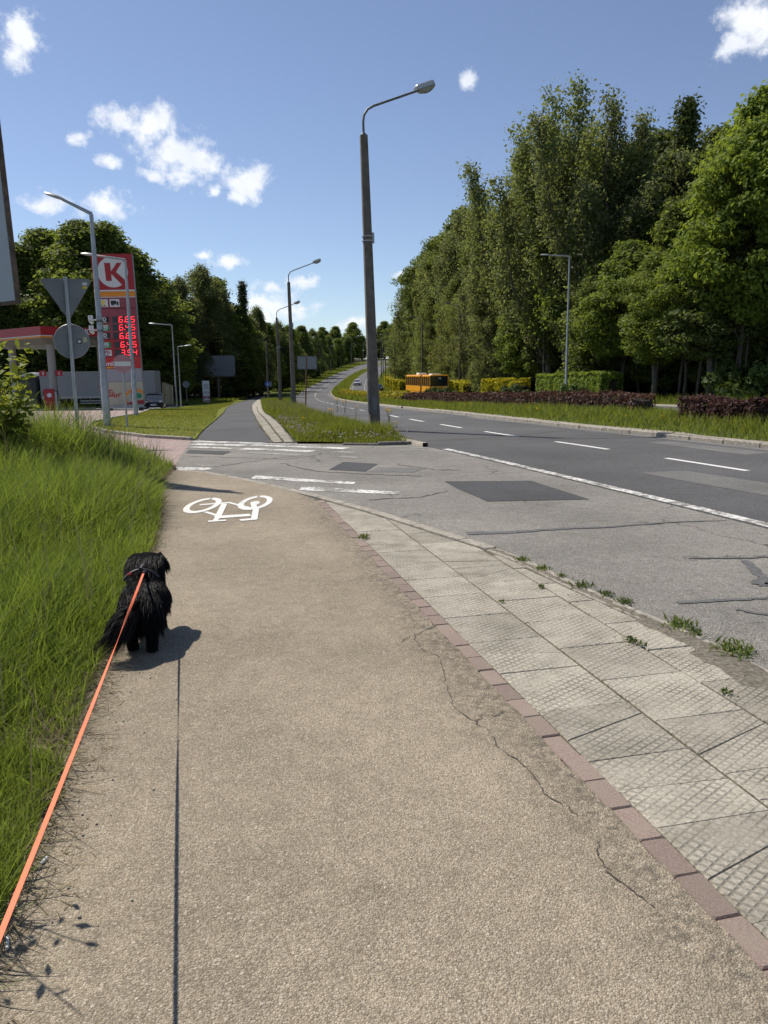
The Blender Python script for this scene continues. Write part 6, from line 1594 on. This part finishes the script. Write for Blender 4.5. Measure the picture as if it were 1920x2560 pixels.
# pale stone mass at the foot of the wood, left of the bus
m = MB(); rs = random.Random(4); ring = []
for k, (z, s) in enumerate(((0, 1.0), (1.2, 1.05), (2.4, .8), (3.4, .42), (3.7, .1))):
    ring.append([(s*2.2*math.cos(a)*(1+rs.uniform(-.12, .12)), s*1.6*math.sin(a)*(1+rs.uniform(-.12, .12)), z) for a in [6.283*i/9 for i in range(9)]])
m.add([p for r_ in ring for p in r_], [(9*i+k, 9*i+(k+1) % 9, 9*i+9+(k+1) % 9, 9*i+9+k) for i in range(4) for k in range(9)]+[tuple(range(36, 45))])
o = m.build('boulder', plain('pale_rock', (.3, .27, .22), .95, var=.3, sc=1.5, bmp=.1)); o.location = (6.1, 162, gz(6.1, 162)-.2); tag(o, 'pale grey boulder at the edge of the wood left of the bus', 'boulder')

# ------------------------------------------------------------------ dog
M['fur'] = plain('black_fur', (.004, .004, .0045), .95, var=.3, sc=30, spec=.05)
def hairm():
    m, nt, b = newm('black_hair'); at = nd(nt, 'ShaderNodeAttribute', attribute_name='var').outputs['Fac']
    nt.links.new(mixc(nt, at, (.004, .004, .0045), (.016, .014, .013)), b.inputs['Base Color'])
    b.inputs['Roughness'].default_value = .6; b.inputs['Specular IOR Level'].default_value = .22
    return m
M['hair'] = hairm()
DOG = empty('dog', (-1.485, 4.55, .018), R(20), 'black long-haired dog walking away on an orange leash', 'dog')
O = Vector((-1.52, 4.55, 0))
J = {  # joint: (world position, radius)
 'pelvis': ((-1.545, 4.42, .325), .088), 'loin': ((-1.535, 4.5, .34), .088), 'chest': ((-1.505, 4.63, .335), .098), 'withers': ((-1.485, 4.71, .37), .082),
 'neck': ((-1.485, 4.775, .415), .085), 'head': ((-1.475, 4.84, .46), .09), 'brow': ((-1.465, 4.905, .455), .07), 'muzzle': ((-1.43, 4.965, .415), .034), 'nose': ((-1.425, 4.995, .405), .022),
 'earL0': ((-1.55, 4.845, .475), .032), 'earL1': ((-1.58, 4.85, .4), .026), 'earR0': ((-1.4, 4.86, .475), .032), 'earR1': ((-1.37, 4.87, .4), .026),
 'tail0': ((-1.565, 4.345, .36), .028), 'tail1': ((-1.595, 4.28, .34), .026), 'tail2': ((-1.635, 4.245, .275), .024), 'tail3': ((-1.675, 4.235, .205), .014),
 'hipL': ((-1.60, 4.425, .275), .056), 'kneeL': ((-1.605, 4.47, .19), .042), 'hockL': ((-1.60, 4.375, .115), .024), 'pawL0': ((-1.595, 4.395, .03), .024), 'pawL1': ((-1.593, 4.43, .022), .022),
 'hipR': ((-1.49, 4.42, .275), .056), 'kneeR': ((-1.487, 4.44, .185), .042), 'hockR': ((-1.49, 4.345, .12), .024), 'pawR0': ((-1.495, 4.325, .035), .024), 'pawR1': ((-1.497, 4.355, .02), .022),
 'shL': ((-1.555, 4.67, .29), .05), 'elL': ((-1.56, 4.655, .19), .034), 'wrL': ((-1.56, 4.68, .1), .024), 'paL0': ((-1.558, 4.675, .03), .024), 'paL1': ((-1.555, 4.71, .022), .022),
 'shR': ((-1.43, 4.68, .29), .05), 'elR': ((-1.425, 4.68, .195), .034), 'wrR': ((-1.42, 4.735, .12), .024), 'paR0': ((-1.415, 4.75, .035), .024), 'paR1': ((-1.41, 4.785, .024), .022)}
E_ = [('pelvis', 'loin'), ('loin', 'chest'), ('chest', 'withers'), ('withers', 'neck'), ('neck', 'head'), ('head', 'brow'), ('brow', 'muzzle'), ('muzzle', 'nose'), ('head', 'earL0'), ('earL0', 'earL1'), ('head', 'earR0'), ('earR0', 'earR1'),
 ('pelvis', 'tail0'), ('tail0', 'tail1'), ('tail1', 'tail2'), ('tail2', 'tail3'), ('pelvis', 'hipL'), ('hipL', 'kneeL'), ('kneeL', 'hockL'), ('hockL', 'pawL0'), ('pawL0', 'pawL1'), ('pelvis', 'hipR'), ('hipR', 'kneeR'), ('kneeR', 'hockR'), ('hockR', 'pawR0'), ('pawR0', 'pawR1'),
 ('chest', 'shL'), ('shL', 'elL'), ('elL', 'wrL'), ('wrL', 'paL0'), ('paL0', 'paL1'), ('chest', 'shR'), ('shR', 'elR'), ('elR', 'wrR'), ('wrR', 'paR0'), ('paR0', 'paR1')]
DOG.scale = (1.06, 1, 1)
names = list(J); me = bpy.data.meshes.new('dog_skeleton')
LOW = lambda n, p: (p[0], p[1], p[2]*(.84 if n not in ('neck', 'head', 'brow', 'muzzle', 'nose', 'earL0', 'earL1', 'earR0', 'earR1') else .95))
me.from_pydata([Vector(LOW(n, J[n][0]))-O for n in names], [(names.index(a), names.index(b)) for a, b in E_], [])
so = bpy.data.objects.new('dog_skin', me); COL.objects.link(so)
md = so.modifiers.new('skin', 'SKIN'); sd = so.modifiers.new('sub', 'SUBSURF'); sd.levels = 2; sd.render_levels = 2
for i, n in enumerate(names):
    sv = me.skin_vertices[0].data[i]; k_ = 1.18 if n in ('pelvis', 'loin', 'chest', 'withers', 'neck', 'head', 'hipL', 'hipR', 'shL', 'shR') else 1.0; sv.radius = (J[n][1]*k_, J[n][1]*k_); sv.use_root = (n == 'pelvis')
bpy.context.view_layer.update()
bme = bpy.data.meshes.new_from_object(so.evaluated_get(bpy.context.evaluated_depsgraph_get()))
bpy.data.objects.remove(so)
for p in bme.polygons: p.use_smooth = True
bme.materials.clear(); body = link('body', bme, M['fur'], DOG)
# long coat: fine tapered strands growing from the body surface
bme.calc_loop_triangles()
co = np.array([v.co[:] for v in bme.vertices]); tri = np.array([t_.vertices[:] for t_ in bme.loop_triangles])
A_, B_, C2 = co[tri[:, 0]], co[tri[:, 1]], co[tri[:, 2]]
nr = np.cross(B_-A_, C2-A_); ar = np.linalg.norm(nr, axis=1); nr = nr/np.maximum(ar, 1e-9)[:, None]
r = np.random.default_rng(17); NS = 70000
ix = r.choice(len(tri), NS, p=ar/ar.sum()); u = r.random(NS); v = r.random(NS); fl_ = u+v > 1; u[fl_] = 1-u[fl_]; v[fl_] = 1-v[fl_]
p0 = A_[ix]*(1-u-v)[:, None]+B_[ix]*u[:, None]+C2[ix]*v[:, None]; n0 = nr[ix]
wz = p0[:, 2]; wy = p0[:, 1]+4.55; wx = p0[:, 0]-1.52
tail = (wy < 4.37) & (wz > .14) & (wx < -1.54); leg = (wz < .17) & ~tail; face = (wy > 4.93)
L = np.where(tail, .13, np.where(leg, .032, np.where(face, .03, np.where(wy > 4.78, .055, .07))))*(.55+.8*r.random(NS))
rear = (wy < 4.5) & (wz > .14) & (wz < .32) & ~tail; L = np.where(rear, .085*(.5+.8*r.random(NS)), L)
back = np.array([-.1, -1.0, 0]); dn = np.array([0, 0, -1.0])
flow = back*.7+dn*.75; fl2 = np.where(tail[:, None], np.array([-.55, -.2, -.85]), flow)
cl = np.stack([np.sin(p0@np.array(q)*38.) for q in ((1, .3, .2), (.2, 1, .4), (.3, .2, 1))], 1)*.07
d0 = n0*.4+fl2*.8+cl+r.normal(size=(NS, 3))*.045; d0 /= np.linalg.norm(d0, axis=1, keepdims=True)
d1 = n0*.12+fl2*1.1+cl*1.2+r.normal(size=(NS, 3))*.055; d1 /= np.linalg.norm(d1, axis=1, keepdims=True)
pA = p0-n0*.004; pB = p0+d0*L[:, None]*.5; pC = pB+d1*L[:, None]*.6
pC[:, 2] = np.maximum(pC[:, 2], .004)
side = np.cross(d0, r.normal(size=(NS, 3))); side /= np.maximum(np.linalg.norm(side, axis=1, keepdims=True), 1e-6)
w = (.0009+.0009*r.random(NS))[:, None]*side
V = np.stack([pA-w, pA+w, pB-w*.8, pB+w*.8, pC-w*.12, pC+w*.12], 1).reshape(-1, 3); b = np.arange(NS)[:, None]*6
F = np.concatenate([b+np.array([[0, 1, 3, 2]]), b+np.array([[2, 3, 5, 4]])], 0); vv = r.random(NS)
link('coat', np_mesh('coat', V, F, False, np.tile(vv, 2)), M['hair'], DOG)['kind'] = 'stuff'
# harness and leash clip
M['strap'] = plain('harness_black', (.02, .02, .022), .6, var=.2, sc=40)
M['leash'] = plain('leash_orange', (.86, .17, .06), .6, var=.07, sc=40)
m = MB()
def loop(cx, cy, cz, rx, rz, w, tilt):
    m.tube([(cx+rx*math.cos(a), cy-4.55+tilt*math.sin(a), cz+rz*math.sin(a)) for a in np.linspace(R(38), R(142), 18)], w, 6, True)
loop(.0, 4.6, .285, .125, .148, .008, .02); loop(.025, 4.72, .31, .115, .13, .008, -.03)
m.tube([(.0, .06, .436), (.02, .15, .442)], .013, 6)
m.build('harness', M['strap'], DOG)
m = MB(); m.tube([(-.075, .07, .405), (-.05, .065, .418)], .01, 6); m.build('logo_tag', plain('tag_red', (.6, .05, .05), .6), DOG)
LE = empty('dog_leash', (-1.478, 4.61, .44), 0, 'orange flat tape leash running from the dog towards the lower left corner', 'leash')
m = MB(); m.tube([(0, 0, 0), (.002, -.02, .002), (.006, -.06, .004)], [.008, .011, .009], 8); m.build('clip', M['black'], LE)
A0 = Vector((-1.472, 4.55, .443)); B0 = Vector((-.47, .22, .70)); n = 70; vs = []; dv = (B0-A0).normalized()
sid = dv.cross(Vector((0, 0, 1))).normalized(); upv = sid.cross(dv)
for i in range(n+1):
    f = i/n; p = A0.lerp(B0, f)-Vector((0, 0, .014*math.sin(math.pi*f)))
    tw = math.pi*sst(f/.54)-R(8)*f
    wv_ = (sid*math.cos(tw)+upv*math.sin(tw))*.0062; nv = (sid*-math.sin(tw)+upv*math.cos(tw))*.0007
    for q in (p-wv_+nv, p+wv_+nv, p+wv_-nv, p-wv_-nv): vs.append(q-LE.location)
F = [(4*i+k, 4*i+(k+1) % 4, 4*i+4+(k+1) % 4, 4*i+4+k) for i in range(n) for k in range(4)]
mm = MB(); mm.add(vs, F+[(3, 2, 1, 0)]); mm.build('tape', M['leash'], LE)
m = MB(); e = B0-LE.location; m.box(e.x-.03, e.x+.03, e.y-.14, e.y+.02, e.z-.05, e.z+.07, None, .02); m.build('handle', M['black'], LE)
# litter: cigarette ends and paper scraps at the foot of the bank, pebbles on the pavement
lr = random.Random(12)
for (x, y, rz, ln) in ((-1.16, 2.34, 1.4, .035), (-1.1, 1.96, 2.0, .05)):
    m = MB()
    if ln > .034: m.tube([(-ln/2, 0, .006), (ln/2, 0, .006)], .0045, 8)
    else: m.add([(-.016, -.012, .004), (.014, -.015, .007), (.018, .01, .004), (-.01, .014, .01), (0, 0, .013)], [(0, 1, 4), (1, 2, 4), (2, 3, 4), (3, 0, 4), (3, 2, 1, 0)])
    o = m.build('cigarette_end' if ln > .034 else 'paper_scrap', M['plastic_white']); o.location = (x, y, .02); o.rotation_euler = (0, 0, rz)
    tag(o, 'small white cigarette end lying at the foot of the bank' if ln > .034 else 'tiny white paper scrap on the ground', 'litter', 'white litter scraps')
V, Fq = [], []
for i in range(420):
    if lr.random() < .5: y = lr.uniform(2.0, 9); x = edge_x(y)+abs(lr.gauss(0, .16))
    else: y = lr.uniform(3.2, 7.2); x = 2.25-.32*(y-3)+lr.gauss(.1, .25)
    s = lr.uniform(.003, .0075); b = len(V); z = .02 if x < 0 else .006
    pts = [Vector((lr.gauss(0, 1), lr.gauss(0, 1), lr.gauss(0, .6))).normalized()*s for _ in range(6)]
    base = [(1, 0, .3), (0, 1, .3), (-1, 0, .3), (0, -1, .3), (0, 0, 1), (0, 0, -.2)]
    V += [(x+q[0]*s*lr.uniform(.7, 1.3), y+q[1]*s*lr.uniform(.7, 1.3), z+q[2]*s) for q in base]
    Fq += [(b, b+1, b+4), (b+1, b+2, b+4), (b+2, b+3, b+4), (b+3, b, b+4), (b+1, b, b+5), (b+2, b+1, b+5), (b+3, b+2, b+5), (b, b+3, b+5)]
tag(link('grit', np_mesh('grit', V, Fq), plain('pale_grit', (.42, .38, .32), 1.0, var=.3, sc=60)), 'loose grit and pebbles along the path edge and the kerb', 'grit', kind='stuff')
